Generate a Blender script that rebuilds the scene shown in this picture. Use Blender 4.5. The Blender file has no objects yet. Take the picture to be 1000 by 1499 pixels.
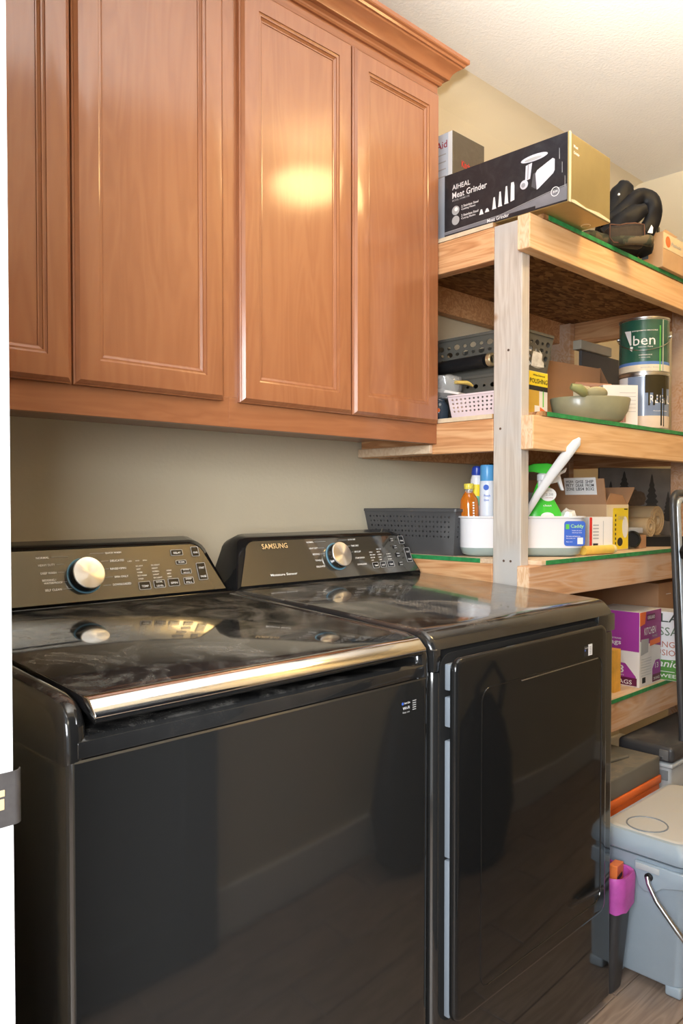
import bpy, bmesh, math, random
from mathutils import Vector, Matrix, Quaternion, noise
random.seed(7)
S = bpy.context.scene
COL = S.collection
PI = math.pi

# ------------------------------------------------------------------ camera, world, lights, exposure
ALPHA = math.radians(45.9)            # heading measured from +X towards +Y
PITCH = math.radians(1.3)
FPX = 1146.0
cam_d = bpy.data.cameras.new('camera')
cam = bpy.data.objects.new('camera', cam_d)
COL.objects.link(cam)
cam_d.sensor_fit = 'HORIZONTAL'
cam_d.sensor_width = 36.0
cam_d.lens = FPX / 1000.0 * 36.0
cam_d.clip_start = 0.02
cam.location = (0, 0, 1.22)
cam.rotation_euler = (PI / 2 - PITCH, 0, ALPHA - PI / 2)
cam_d.shift_y = ((735 + FPX * math.tan(PITCH)) - 749.5) / 1000.0
S.camera = cam

S.view_settings.view_transform = 'Standard'
S.view_settings.look = 'None'
S.view_settings.gamma = 1.0
S.view_settings.use_curve_mapping = False
S.view_settings.exposure = 0.0

w = bpy.data.worlds.new('world')
S.world = w
w.use_nodes = True
w.node_tree.nodes['Background'].inputs[0].default_value = (0.93, 0.96, 1.0, 1)
w.node_tree.nodes['Background'].inputs[1].default_value = 1.0


def area_light(name, loc, target, size, size_y, power, color):
    d = bpy.data.lights.new(name, 'AREA')
    d.shape = 'RECTANGLE'
    d.size = size
    d.size_y = size_y
    d.energy = power
    d.color = color
    o = bpy.data.objects.new(name, d)
    COL.objects.link(o)
    o.location = loc
    o.rotation_euler = (Vector(target) - Vector(loc)).to_track_quat('-Z', 'Y').to_euler()
    return o


area_light('hall_daylight', (-1.15, -0.95, 1.60), (1.9, 1.6, 1.1), 1.3, 1.3, 150, (0.93, 0.965, 1.0))
area_light('hall_fill', (-0.75, -0.05, 1.80), (2.3, 0.80, 0.35), 0.8, 0.8, 34, (0.92, 0.96, 1.0))  # unseen fill light, added to brighten the things on the floor
fl_ = bpy.data.lights.new('bounced_camera_flash', 'SPOT')      # the photographer's flash head, turned up at the ceiling
fl_.energy = 1060
fl_.spot_size = math.radians(64)
fl_.spot_blend = 1.0
fl_.shadow_soft_size = 0.04
fl_.color = (0.96, 0.98, 1.0)
flo_ = bpy.data.objects.new('bounced_camera_flash', fl_)
COL.objects.link(flo_)
flo_.location = (0.02, -0.02, 1.40)
flo_.rotation_euler = (Vector((1.42, 0.34, 2.72)) - Vector(flo_.location)).to_track_quat('-Z', 'Y').to_euler()
LAMP_POS = (2.19, 0.43, 2.72)
LAMP_STRENGTH = 33.0

# ------------------------------------------------------------------ materials
MATS = {}


def nmat(name):
    m = bpy.data.materials.new(name)
    m.use_nodes = True
    nt = m.node_tree
    b = nt.nodes['Principled BSDF']
    MATS[name] = m
    return m, nt, b


def setin(b, key, val):
    if key in b.inputs:
        b.inputs[key].default_value = val


def mat(name, col, rough=0.5, metal=0.0, coat=0.0, var=0.06, vscale=18.0, bump=0.0, bscale=120.0,
        trans=0.0, ior=1.45, alpha=1.0, emit=None, estr=0.0, spec=0.5, sub=0.0):
    m, nt, b = nmat(name)
    c = tuple(col) + (1,)
    if var > 0:
        tc = nt.nodes.new('ShaderNodeTexCoord')
        n = nt.nodes.new('ShaderNodeTexNoise')
        n.inputs['Scale'].default_value = vscale
        n.inputs['Detail'].default_value = 4
        r = nt.nodes.new('ShaderNodeValToRGB')
        r.color_ramp.elements[0].position = 0.3
        r.color_ramp.elements[1].position = 0.7
        r.color_ramp.elements[0].color = tuple(max(0, x * (1 - var)) for x in col) + (1,)
        r.color_ramp.elements[1].color = tuple(min(1, x * (1 + var)) for x in col) + (1,)
        nt.links.new(tc.outputs['Object'], n.inputs['Vector'])
        nt.links.new(n.outputs['Fac'], r.inputs['Fac'])
        nt.links.new(r.outputs['Color'], b.inputs['Base Color'])
    else:
        b.inputs['Base Color'].default_value = c
    if bump > 0:
        tc = nt.nodes.new('ShaderNodeTexCoord')
        n2 = nt.nodes.new('ShaderNodeTexNoise')
        n2.inputs['Scale'].default_value = bscale
        n2.inputs['Detail'].default_value = 3
        bp = nt.nodes.new('ShaderNodeBump')
        bp.inputs['Strength'].default_value = bump
        bp.inputs['Distance'].default_value = 0.002
        nt.links.new(tc.outputs['Object'], n2.inputs['Vector'])
        nt.links.new(n2.outputs['Fac'], bp.inputs['Height'])
        nt.links.new(bp.outputs['Normal'], b.inputs['Normal'])
    b.inputs['Roughness'].default_value = rough
    b.inputs['Metallic'].default_value = metal
    setin(b, 'Coat Weight', coat)
    setin(b, 'Coat Roughness', 0.08)
    setin(b, 'Specular IOR Level', spec)
    setin(b, 'Transmission Weight', trans)
    setin(b, 'IOR', ior)
    setin(b, 'Alpha', alpha)
    if emit:
        setin(b, 'Emission Color', tuple(emit) + (1,))
        setin(b, 'Emission Strength', estr)
    return m


def woodmat(name, c1, c2, c3, axis, rough=0.55, scale=1.0, coat=0.0, knots=0.0, bump=0.15, knotcol=(0.25, 0.1, 0.04), stretch=12.0, distort=1.2, patch=None):
    """grain runs along axis ('X','Y','Z')"""
    m, nt, b = nmat(name)
    L = nt.links
    tc = nt.nodes.new('ShaderNodeTexCoord')
    info = nt.nodes.new('ShaderNodeObjectInfo')
    add = nt.nodes.new('ShaderNodeVectorMath')
    add.operation = 'ADD'
    mul = nt.nodes.new('ShaderNodeVectorMath')
    mul.operation = 'SCALE'
    mul.inputs['Scale'].default_value = 3.0
    comb = nt.nodes.new('ShaderNodeCombineXYZ')
    for i in range(3):
        L.new(info.outputs['Random'], comb.inputs[i])
    L.new(comb.outputs[0], mul.inputs[0])
    L.new(tc.outputs['Object'], add.inputs[0])
    L.new(mul.outputs[0], add.inputs[1])
    mp = nt.nodes.new('ShaderNodeMapping')
    sc = [stretch, stretch, stretch]
    sc['XYZ'.index(axis)] = 1.0
    mp.inputs['Scale'].default_value = [s * scale for s in sc]
    L.new(add.outputs[0], mp.inputs['Vector'])
    n = nt.nodes.new('ShaderNodeTexNoise')
    n.inputs['Scale'].default_value = 1.6
    n.inputs['Detail'].default_value = 2
    n.inputs['Distortion'].default_value = distort
    L.new(mp.outputs[0], n.inputs['Vector'])
    # growth rings: fold the noise value several times
    mm = nt.nodes.new('ShaderNodeMath')
    mm.operation = 'MULTIPLY'
    mm.inputs[1].default_value = 9.0
    L.new(n.outputs['Fac'], mm.inputs[0])
    pp = nt.nodes.new('ShaderNodeMath')
    pp.operation = 'PINGPONG'
    pp.inputs[1].default_value = 1.0
    L.new(mm.outputs[0], pp.inputs[0])
    fine = nt.nodes.new('ShaderNodeTexNoise')
    fine.inputs['Scale'].default_value = 9.0
    fine.inputs['Detail'].default_value = 5
    L.new(mp.outputs[0], fine.inputs['Vector'])
    mix = nt.nodes.new('ShaderNodeMath')
    mix.operation = 'MULTIPLY_ADD'
    mix.inputs[1].default_value = 0.55
    mul2 = nt.nodes.new('ShaderNodeMath')
    mul2.operation = 'MULTIPLY'
    mul2.inputs[1].default_value = 0.6
    L.new(fine.outputs['Fac'], mul2.inputs[0])
    L.new(pp.outputs[0], mix.inputs[0])
    L.new(mul2.outputs[0], mix.inputs[2])
    r = nt.nodes.new('ShaderNodeValToRGB')
    e = r.color_ramp.elements
    e[0].position = 0.15
    e[0].color = tuple(c1) + (1,)
    e[1].position = 0.85
    e[1].color = tuple(c3) + (1,)
    k = e.new(0.5)
    k.color = tuple(c2) + (1,)
    L.new(mix.outputs[0], r.inputs['Fac'])
    out = r.outputs['Color']
    if patch:
        pn = nt.nodes.new('ShaderNodeTexNoise')
        pn.inputs['Scale'].default_value = patch[1]
        pn.inputs['Detail'].default_value = 3
        L.new(add.outputs[0], pn.inputs['Vector'])
        pr = nt.nodes.new('ShaderNodeValToRGB')
        pr.color_ramp.elements[0].position = 0.45
        pr.color_ramp.elements[1].position = 0.68
        L.new(pn.outputs['Fac'], pr.inputs['Fac'])
        mxp = nt.nodes.new('ShaderNodeMixRGB')
        mxp.inputs[2].default_value = tuple(patch[0]) + (1,)
        L.new(pr.outputs['Color'], mxp.inputs[0])
        L.new(out, mxp.inputs[1])
        out = mxp.outputs[0]
    if knots > 0:
        v = nt.nodes.new('ShaderNodeTexVoronoi')
        v.inputs['Scale'].default_value = knots
        L.new(add.outputs[0], v.inputs['Vector'])
        kr = nt.nodes.new('ShaderNodeValToRGB')
        kr.color_ramp.elements[0].position = 0.03
        kr.color_ramp.elements[0].color = (1, 1, 1, 1)
        kr.color_ramp.elements[1].position = 0.085
        kr.color_ramp.elements[1].color = (0, 0, 0, 1)
        L.new(v.outputs['Distance'], kr.inputs['Fac'])
        mx = nt.nodes.new('ShaderNodeMixRGB')
        mx.inputs[2].default_value = tuple(knotcol) + (1,)
        L.new(kr.outputs['Color'], mx.inputs[0])
        L.new(out, mx.inputs[1])
        out = mx.outputs[0]
    L.new(out, b.inputs['Base Color'])
    if bump > 0:
        bp = nt.nodes.new('ShaderNodeBump')
        bp.inputs['Strength'].default_value = bump
        bp.inputs['Distance'].default_value = 0.001
        L.new(fine.outputs['Fac'], bp.inputs['Height'])
        L.new(bp.outputs['Normal'], b.inputs['Normal'])
    b.inputs['Roughness'].default_value = rough
    setin(b, 'Coat Weight', coat)
    setin(b, 'Coat Roughness', 0.13)
    return m


def dusty(name, col, rough, dustcol, amount, metal=0.0, scale=6.0, coat=0.0, bump=0.0, side=0.06):
    """glossy surface under a film of settled dust: speckles and wiped swirls"""
    m, nt, b = nmat(name)
    L = nt.links
    tc = nt.nodes.new('ShaderNodeTexCoord')
    n1 = nt.nodes.new('ShaderNodeTexNoise')
    n1.inputs['Scale'].default_value = scale
    n1.inputs['Detail'].default_value = 7
    n1.inputs['Roughness'].default_value = 0.68
    n1.inputs['Distortion'].default_value = 1.3
    L.new(tc.outputs['Object'], n1.inputs['Vector'])
    r1 = nt.nodes.new('ShaderNodeValToRGB')
    r1.color_ramp.elements[0].position = 0.47
    r1.color_ramp.elements[1].position = 0.78
    L.new(n1.outputs['Fac'], r1.inputs['Fac'])
    n2 = nt.nodes.new('ShaderNodeTexNoise')
    n2.inputs['Scale'].default_value = 420
    n2.inputs['Detail'].default_value = 2
    L.new(tc.outputs['Object'], n2.inputs['Vector'])
    r2 = nt.nodes.new('ShaderNodeValToRGB')
    r2.color_ramp.elements[0].position = 0.56
    r2.color_ramp.elements[1].position = 0.74
    L.new(n2.outputs['Fac'], r2.inputs['Fac'])
    ma = nt.nodes.new('ShaderNodeMath')
    ma.operation = 'MULTIPLY_ADD'
    ma.inputs[1].default_value = 0.25
    L.new(r2.outputs['Color'], ma.inputs[0])
    L.new(r1.outputs['Color'], ma.inputs[2])
    mb = nt.nodes.new('ShaderNodeMath')
    mb.operation = 'MULTIPLY'
    mb.inputs[1].default_value = amount
    mb.use_clamp = True
    geo = nt.nodes.new('ShaderNodeNewGeometry')
    sp = nt.nodes.new('ShaderNodeSeparateXYZ')
    L.new(geo.outputs['Normal'], sp.inputs[0])
    up = nt.nodes.new('ShaderNodeMapRange')
    up.inputs['From Min'].default_value = 0.75
    up.inputs['From Max'].default_value = 0.98
    up.inputs['To Min'].default_value = side
    L.new(sp.outputs['Z'], up.inputs['Value'])
    mu = nt.nodes.new('ShaderNodeMath')
    mu.operation = 'MULTIPLY'
    L.new(ma.outputs[0], mu.inputs[0])
    L.new(up.outputs[0], mu.inputs[1])
    L.new(mu.outputs[0], mb.inputs[0])
    d = nt.nodes.new('ShaderNodeBsdfDiffuse')
    d.inputs['Color'].default_value = tuple(dustcol) + (1,)
    mix = nt.nodes.new('ShaderNodeMixShader')
    L.new(mb.outputs[0], mix.inputs[0])
    L.new(b.outputs[0], mix.inputs[1])
    L.new(d.outputs[0], mix.inputs[2])
    L.new(mix.outputs[0], nt.nodes['Material Output'].inputs['Surface'])
    b.inputs['Base Color'].default_value = tuple(col) + (1,)
    b.inputs['Roughness'].default_value = rough
    b.inputs['Metallic'].default_value = metal
    setin(b, 'Coat Weight', coat)
    return m


def osbmat(name, cols):
    m, nt, b = nmat(name)
    L = nt.links
    tc = nt.nodes.new('ShaderNodeTexCoord')
    mp = nt.nodes.new('ShaderNodeMapping')
    mp.inputs['Scale'].default_value = (34, 80, 50)
    mp.inputs['Rotation'].default_value = (0, 0, 0.5)
    L.new(tc.outputs['Object'], mp.inputs['Vector'])
    n0 = nt.nodes.new('ShaderNodeTexNoise')
    n0.inputs['Scale'].default_value = 0.5
    n0.inputs['Detail'].default_value = 4
    L.new(mp.outputs[0], n0.inputs['Vector'])
    mv = nt.nodes.new('ShaderNodeMixRGB')
    mv.blend_type = 'ADD'
    mv.inputs[0].default_value = 1.6
    L.new(mp.outputs[0], mv.inputs[1])
    L.new(n0.outputs['Color'], mv.inputs[2])
    v = nt.nodes.new('ShaderNodeTexVoronoi')
    v.inputs['Scale'].default_value = 1.0
    L.new(mv.outputs[0], v.inputs['Vector'])
    sep = nt.nodes.new('ShaderNodeSeparateColor')
    L.new(v.outputs['Color'], sep.inputs[0])
    r = nt.nodes.new('ShaderNodeValToRGB')
    e = r.color_ramp.elements
    e[0].color = tuple(cols[0]) + (1,)
    e[1].color = tuple(cols[2]) + (1,)
    k = e.new(0.5)
    k.color = tuple(cols[1]) + (1,)
    L.new(sep.outputs[0], r.inputs['Fac'])
    L.new(r.outputs['Color'], b.inputs['Base Color'])
    b.inputs['Roughness'].default_value = 0.75
    return m


cab_wood = woodmat('stained_cabinet_wood', (0.31, 0.108, 0.040), (0.335, 0.120, 0.046), (0.36, 0.135, 0.053), 'Z', rough=0.5, coat=0.8, bump=0.0, scale=1.1, stretch=9)
cab_wood_x = woodmat('stained_cabinet_wood_crosswise', (0.29, 0.100, 0.037), (0.32, 0.115, 0.044), (0.35, 0.13, 0.051), 'X', rough=0.5, coat=0.5, bump=0.0, scale=1.3, stretch=9)
lum_x = woodmat('framing_lumber_lengthwise', (0.70, 0.40, 0.19), (0.80, 0.50, 0.255), (0.86, 0.58, 0.33), 'X', knots=3.3, knotcol=(0.55, 0.22, 0.09), stretch=16, scale=0.9, bump=0.3)
lum_y = woodmat('framing_lumber_deep', (0.50, 0.22, 0.085), (0.64, 0.32, 0.14), (0.75, 0.44, 0.22), 'Y', knots=3.0, knotcol=(0.35, 0.12, 0.05), stretch=14, scale=1.2, bump=0.3)
lum_grey = woodmat('weathered_framing_lumber', (0.50, 0.26, 0.14), (0.62, 0.36, 0.20), (0.66, 0.46, 0.33), 'X', knots=3.0, knotcol=(0.4, 0.16, 0.07), stretch=14, scale=1.0, bump=0.3, patch=((0.66, 0.50, 0.38), 5.0))
lum_post = woodmat('grey_weathered_post', (0.47, 0.40, 0.33), (0.56, 0.49, 0.42), (0.62, 0.56, 0.49), 'Z', knots=5.5, knotcol=(0.38, 0.25, 0.16), stretch=14, scale=1.3, bump=0.3, patch=((0.53, 0.51, 0.48), 5.0))
endgrain = woodmat('lumber_end_grain', (0.70, 0.40, 0.20), (0.82, 0.54, 0.32), (0.88, 0.66, 0.44), 'Z', stretch=3, scale=9, bump=0.3)
osb = osbmat('strand_board', ((0.15, 0.06, 0.02), (0.30, 0.14, 0.05), (0.50, 0.28, 0.11)))
osb_top = woodmat('board_top', (0.62, 0.43, 0.27), (0.72, 0.52, 0.34), (0.78, 0.60, 0.42), 'X', stretch=6, scale=2)
cream_wood = mat('cream_print_wood', (0.72, 0.58, 0.40), 0.7, var=0.12, vscale=30)
green_paint = mat('green_edge_paint', (0.025, 0.25, 0.075), 0.5, var=0.25, vscale=60, bump=0.3)
wall_paint = mat('cream_wall_paint', (0.70, 0.615, 0.45), 0.62, var=0.02, vscale=3, bump=0.25, bscale=90)
ceil_paint = mat('ceiling_paint', (0.79, 0.76, 0.70), 0.8, var=0.02, vscale=3, bump=0.8, bscale=110)
white_paint = mat('white_trim_paint', (0.88, 0.88, 0.87), 0.35, var=0.01)
floor_mat = woodmat('tan_floor_plank', (0.21, 0.15, 0.115), (0.27, 0.20, 0.155), (0.33, 0.25, 0.195), 'X', rough=0.4, stretch=10, scale=1.3)
black_ss = dusty('black_stainless', (0.100, 0.100, 0.098), 0.06, (0.3, 0.28, 0.26), 0.02, metal=0.85, scale=5)
black_top = dusty('dusty_black_enamel', (0.016, 0.016, 0.016), 0.13, (0.40, 0.37, 0.33), 0.46, scale=7, coat=0.4)
black_lid = dusty('dusty_black_glass', (0.012, 0.012, 0.013), 0.07, (0.38, 0.36, 0.32), 0.46, scale=8, coat=0.3)
black_gloss = mat('black_gloss', (0.010, 0.010, 0.010), 0.06, var=0)
black_panel = mat('control_panel_glass', (0.095, 0.088, 0.070), 0.06, metal=0.55, var=0, coat=1.0)
black_void = mat('gap_shade_black', (0.004, 0.004, 0.004), 0.9, var=0)  # near-black colour that stands for the shade inside gaps and hollows
black_plastic = mat('black_plastic', (0.012, 0.012, 0.013), 0.35, var=0.1)
chrome = mat('chrome', (0.82, 0.82, 0.82), 0.10, metal=1.0, var=0)
steel = mat('brushed_steel', (0.62, 0.62, 0.62), 0.28, metal=1.0, var=0.05)
grey_seal = mat('grey_liner_plastic', (0.20, 0.23, 0.265), 0.4, var=0.02)
ink_white = mat('white_print', (0.85, 0.85, 0.85), 0.5, var=0)
ink_grey = mat('grey_print', (0.42, 0.42, 0.42), 0.5, var=0)
ink_black = mat('black_print', (0.02, 0.02, 0.02), 0.5, var=0)
ink_red = mat('red_print', (0.62, 0.03, 0.02), 0.5, var=0)
ink_darkred = mat('crimson_print', (0.35, 0.01, 0.03), 0.5, var=0)
ink_blue = mat('blue_print', (0.05, 0.14, 0.60), 0.45, var=0)
ink_green = mat('green_print', (0.12, 0.55, 0.07), 0.5, var=0)
ink_orange = mat('orange_print', (0.85, 0.18, 0.04), 0.5, var=0)
ink_yellow = mat('yellow_print', (0.88, 0.68, 0.03), 0.5, var=0.03)
ink_gold = mat('gold_print', (0.72, 0.50, 0.24), 0.4, var=0)
ring_blue = mat('pale_blue_ring', (0.14, 0.30, 0.40), 0.25, var=0)


def M(n):
    return MATS[n]


# ------------------------------------------------------------------ mesh helpers
class B:
    """collects shapes into one mesh"""

    def __init__(self):
        self.bm = bmesh.new()

    def quadloop(self, rings, cap0=True, cap1=True, closed=True):
        bm = self.bm
        vs = [[bm.verts.new(p) for p in r] for r in rings]
        n = len(vs[0])
        for a, b in zip(vs, vs[1:]):
            for i in range(n if closed else n - 1):
                j = (i + 1) % n
                try:
                    bm.faces.new((a[i], a[j], b[j], b[i]))
                except ValueError:
                    pass
        if cap0 and len(vs[0]) > 2:
            bm.faces.new(list(reversed(vs[0])))
        if cap1 and len(vs[-1]) > 2:
            bm.faces.new(vs[-1])
        return vs

    def box(self, lo, hi, bev=0.0, seg=2, mtx=None):
        tmp = bmesh.new()
        bmesh.ops.create_cube(tmp, size=1)
        for v in tmp.verts:
            v.co = Vector([(lo[i] + hi[i]) / 2 + v.co[i] * (hi[i] - lo[i]) for i in range(3)])
        if bev > 0:
            bmesh.ops.bevel(tmp, geom=tmp.edges[:], offset=bev, segments=seg, affect='EDGES', profile=0.5)
        self._merge(tmp, mtx)
        return self

    def poly(self, pts2, axis, a0, a1, bev=0.0, seg=2, mtx=None):
        """extrude a 2D outline along axis; pts2 are the two other axes in xyz order"""
        tmp = bmesh.new()
        def mk(p, a):
            q = list(p)
            q.insert('XYZ'.index(axis), a)
            return tmp.verts.new(q)
        r0 = [mk(p, a0) for p in pts2]
        r1 = [mk(p, a1) for p in pts2]
        n = len(pts2)
        for i in range(n):
            j = (i + 1) % n
            tmp.faces.new((r0[i], r0[j], r1[j], r1[i]))
        tmp.faces.new(list(reversed(r0)))
        tmp.faces.new(r1)
        bmesh.ops.recalc_face_normals(tmp, faces=tmp.faces[:])
        if bev > 0:
            es = [e for e in tmp.edges if e.calc_face_angle(0) > 0.6]
            bmesh.ops.bevel(tmp, geom=es, offset=bev, segments=seg, affect='EDGES', profile=0.5)
        self._merge(tmp, mtx)
        return self

    def _merge(self, tmp, mtx=None):
        if mtx is not None:
            tmp.transform(mtx)
        me = bpy.data.meshes.new('tmp')
        tmp.to_mesh(me)
        tmp.free()
        self.bm.from_mesh(me)
        bpy.data.meshes.remove(me)

    def cyl(self, p0, p1, r0, r1=None, n=24, bev=0.0):
        r1 = r0 if r1 is None else r1
        p0, p1 = Vector(p0), Vector(p1)
        ax = (p1 - p0)
        L = ax.length
        q = ax.to_track_quat('Z', 'Y')
        prof = [(r0, 0), (r1, L)]
        if bev > 0:
            prof = [(r0 - bev, 0), (r0, bev), (r1, L - bev), (r1 - bev, L)]
        rings = [[p0 + q @ Vector((r * math.cos(2 * PI * i / n), r * math.sin(2 * PI * i / n), z)) for i in range(n)] for r, z in prof]
        self.quadloop(rings)
        return self

    def lathe(self, prof, c=(0, 0, 0), n=32, q=None, cap0=True, cap1=True, sx=1.0, sy=1.0):
        c = Vector(c)
        q = q or Quaternion()
        rings = [[c + q @ Vector((sx * r * math.cos(2 * PI * i / n), sy * r * math.sin(2 * PI * i / n), z)) for i in range(n)] for r, z in prof]
        self.quadloop(rings, cap0, cap1)
        return self

    def tube(self, pts, r, n=10, cap=True):
        pts = [Vector(p) for p in pts]
        rr = r if isinstance(r, (list, tuple)) else [r] * len(pts)
        rings = []
        up = None
        for i, p in enumerate(pts):
            d = (pts[min(i + 1, len(pts) - 1)] - pts[max(i - 1, 0)]).normalized()
            if up is None:
                up = d.orthogonal().normalized()
            up = (up - d * up.dot(d))
            up = up.normalized() if up.length > 1e-6 else d.orthogonal().normalized()
            s = d.cross(up)
            rings.append([p + (up * math.cos(2 * PI * k / n) + s * math.sin(2 * PI * k / n)) * rr[i] for k in range(n)])
        self.quadloop(rings, cap, cap)
        return self

    def build(self, name, m, parent=None, smooth=None, loc=None):
        bm = self.bm
        bmesh.ops.recalc_face_normals(bm, faces=bm.faces[:])
        me = bpy.data.meshes.new(name)
        bm.to_mesh(me)
        bm.free()
        me.materials.append(m)
        if smooth is not None:
            for p in me.polygons:
                p.use_smooth = True
            me.set_sharp_from_angle(angle=math.radians(smooth))
        o = bpy.data.objects.new(name, me)
        COL.objects.link(o)
        if parent:
            o.parent = parent
        if loc:
            o.location = loc
        return o


def tag(o, label=None, cat=None, group=None, kind=None):
    if label:
        o['label'] = label
    if cat:
        o['category'] = cat
    if group:
        o['group'] = group
    if kind:
        o['kind'] = kind
    return o


def thing(name, label, cat, loc=(0, 0, 0), rz=0.0, group=None):
    o = bpy.data.objects.new(name, None)
    o.empty_display_size = 0.05
    COL.objects.link(o)
    o.location = loc
    o.rotation_euler = (0, 0, rz)
    return tag(o, label, cat, group)


def arc(cx, cy, r, a0, a1, n):
    return [(cx + r * math.cos(math.radians(a0 + (a1 - a0) * i / n)), cy + r * math.sin(math.radians(a0 + (a1 - a0) * i / n))) for i in range(n + 1)]


def rrect(x0, y0, x1, y1, r, n=5):
    return arc(x1 - r, y1 - r, r, 0, 90, n) + arc(x0 + r, y1 - r, r, 90, 180, n) + arc(x0 + r, y0 + r, r, 180, 270, n) + arc(x1 - r, y0 + r, r, 270, 360, n)


class Fr:
    """a face frame: origin, u across, v up, n out; flat print is laid on it"""

    def __init__(self, O, u, v):
        self.O, self.u, self.v = Vector(O), Vector(u).normalized(), Vector(v).normalized()
        self.n = self.u.cross(self.v)

    def p(self, u, v, e=0.0):
        return self.O + self.u * u + self.v * v + self.n * e

    def poly(self, name, pts, m, parent, e=0.0008, th=0.0006):
        b = B()
        b.quadloop([[self.p(u, v, e - th) for u, v in pts], [self.p(u, v, e) for u, v in pts]])
        return b.build(name, m, parent)

    def rect(self, name, u0, v0, u1, v1, m, parent, e=0.0008, th=0.0006):
        return self.poly(name, [(u0, v0), (u1, v0), (u1, v1), (u0, v1)], m, parent, e, th)

    def disc(self, name, u, v, r, m, parent, e=0.0008, n=20, ry=None):
        ry = ry or r
        return self.poly(name, [(u + r * math.cos(2 * PI * i / n), v + ry * math.sin(2 * PI * i / n)) for i in range(n)], m, parent, e)


_text_cache = {}


def text_mesh(body, bold=False):
    key = (body, bold)
    if key not in _text_cache:
        cu = bpy.data.curves.new('t', 'FONT')
        cu.body = body
        cu.resolution_u = 2
        cu.offset = 0.010 if bold else 0.0
        o = bpy.data.objects.new('t', cu)
        COL.objects.link(o)
        bpy.context.view_layer.update()
        dg = bpy.context.evaluated_depsgraph_get()
        me = o.evaluated_get(dg).to_mesh()
        vs = [(v.co.x, v.co.y) for v in me.vertices]
        fs = [tuple(p.vertices) for p in me.polygons]
        o.evaluated_get(dg).to_mesh_clear()
        bpy.data.objects.remove(o)
        bpy.data.curves.remove(cu)
        xs = [a for a, _ in vs] or [0]
        ys = [b for _, b in vs] or [0]
        x0, x1, y0, y1 = min(xs), max(xs), min(ys), max(ys)
        vs = [((a - x0) / max(1e-6, x1 - x0), (b - y0) / max(1e-6, y1 - y0)) for a, b in vs]
        _text_cache[key] = (vs, fs)
    return _text_cache[key]


def text(fr, body, u0, v0, wd, ht, m, parent, name='lettering', e=0.0014, bold=True, slant=0.0, mapf=None):
    vs, fs = text_mesh(body, bold)
    me = bpy.data.meshes.new(name)
    if mapf is None:
        mapf = lambda u, v: fr.p(u, v, e)
    me.from_pydata([tuple(mapf(u0 + a * wd + slant * b * ht, v0 + b * ht)) for a, b in vs], [], fs)
    me.materials.append(m)
    o = bpy.data.objects.new(name, me)
    COL.objects.link(o)
    o.parent = parent
    return o


def rings_rect(b, x0, x1, z0, z1, steps, flip=1):
    """nested rectangles in the XZ plane: steps = (inset, y); last one is capped"""
    rings = []
    for ins, y in steps:
        rings.append([(x0 + ins, y, z0 + ins), (x1 - ins, y, z0 + ins), (x1 - ins, y, z1 - ins), (x0 + ins, y, z1 - ins)])
    b.quadloop(rings)


def struct(o, label):
    return tag(o, label, None, None, 'structure')


# ------------------------------------------------------------------ room shell
ZC = 2.72
XR = 3.6
YB = 1.775
YF = -0.03
b = B(); b.box((-2.2, YF - 1.6, -0.05), (XR + 0.1, YB + 0.1, -0.004))
flo = struct(b.build('floor', floor_mat), 'tan wood-look floor')
px = 0.9
row = 0
plank_mesh = None
for iy in range(9):
    for ix in range(3):
        x0 = 0.9 + ix * 0.92 - (iy % 3) * 0.28
        y0 = 0.0 + iy * 0.15
        x1 = min(x0 + 0.915, XR - 0.01)
        b = B(); b.box((x0, y0, -0.004), (x1, y0 + 0.147, 0.0), 0.0012, 1)
        b.build('floor_plank', floor_mat, flo)
b = B(); b.box((0.16, YB, 0), (XR, YB + 0.1, ZC + 0.04))
struct(b.build('wall_back', wall_paint), 'cream painted wall behind the appliances')
b = B(); b.box((XR, YF - 0.1, 0), (XR + 0.1, YB + 0.1, ZC + 0.04))
struct(b.build('wall_right', wall_paint), 'cream painted end wall')
b = B(); b.box((0.16, YF - 0.1, 0), (XR, YF, ZC + 0.04))
struct(b.build('wall_front', wall_paint), 'cream painted wall facing the appliances')
b = B()
b.box((0.165, 0.735, 0), (0.27, YB, ZC + 0.02))
b.box((0.165, YF, 2.1), (0.27, 0.735, ZC + 0.02))
struct(b.build('wall_left', wall_paint), 'cream painted wall with the doorway')
b = B(); b.box((0.10, YF - 0.1, ZC), (XR + 0.1, YB + 0.1, ZC + 0.06))
struct(b.build('ceiling', ceil_paint), 'textured pale ceiling')
# rounded cove corners between ceiling and walls
for nm, prof, ax, a0, a1 in (
        ('trim_1', [(YB - 0.10 + 0.10 * math.sin(math.radians(a)), ZC - 0.10 + 0.10 * math.cos(math.radians(a))) for a in range(0, 91, 15)] + [(YB + 0.002, ZC + 0.002)], 'X', 0.28, XR),):
    b = B(); b.poly(prof, ax, a0, a1)
    struct(b.build(nm, wall_paint, smooth=60), 'softly rounded drywall corner at the ceiling')
b = B(); b.box((0.28, YF, 0), (XR, YF + 0.014, 0.14), 0.004); struct(b.build('baseboard_front', white_paint), 'white baseboard')
b = B(); b.box((XR - 0.014, YF + 0.014, 0), (XR, YB, 0.1), 0.004); struct(b.build('baseboard_right', white_paint), 'white baseboard')
b = B(); b.box((0.28, YB - 0.014, 0), (XR - 0.014, YB, 0.1), 0.004); struct(b.build('baseboard_back', white_paint), 'white baseboard')

# door frame (the near jamb fills the left edge of the picture)
b = B()
b.box((0.155, 0.716, 0), (0.278, 0.735, 2.1), 0.0015)
b.box((0.155, 0.704, 0), (0.2450, 0.7165, 2.09), 0.002)
b.box((0.155, YF + 0.0, 2.075), (0.278, 0.716, 2.1), 0.0015)
b.box((0.262, 0.735, 0), (0.275, 0.80, 2.16), 0.003)
jamb = struct(b.build('door_1', white_paint), 'white painted door jamb at the left edge')
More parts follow.
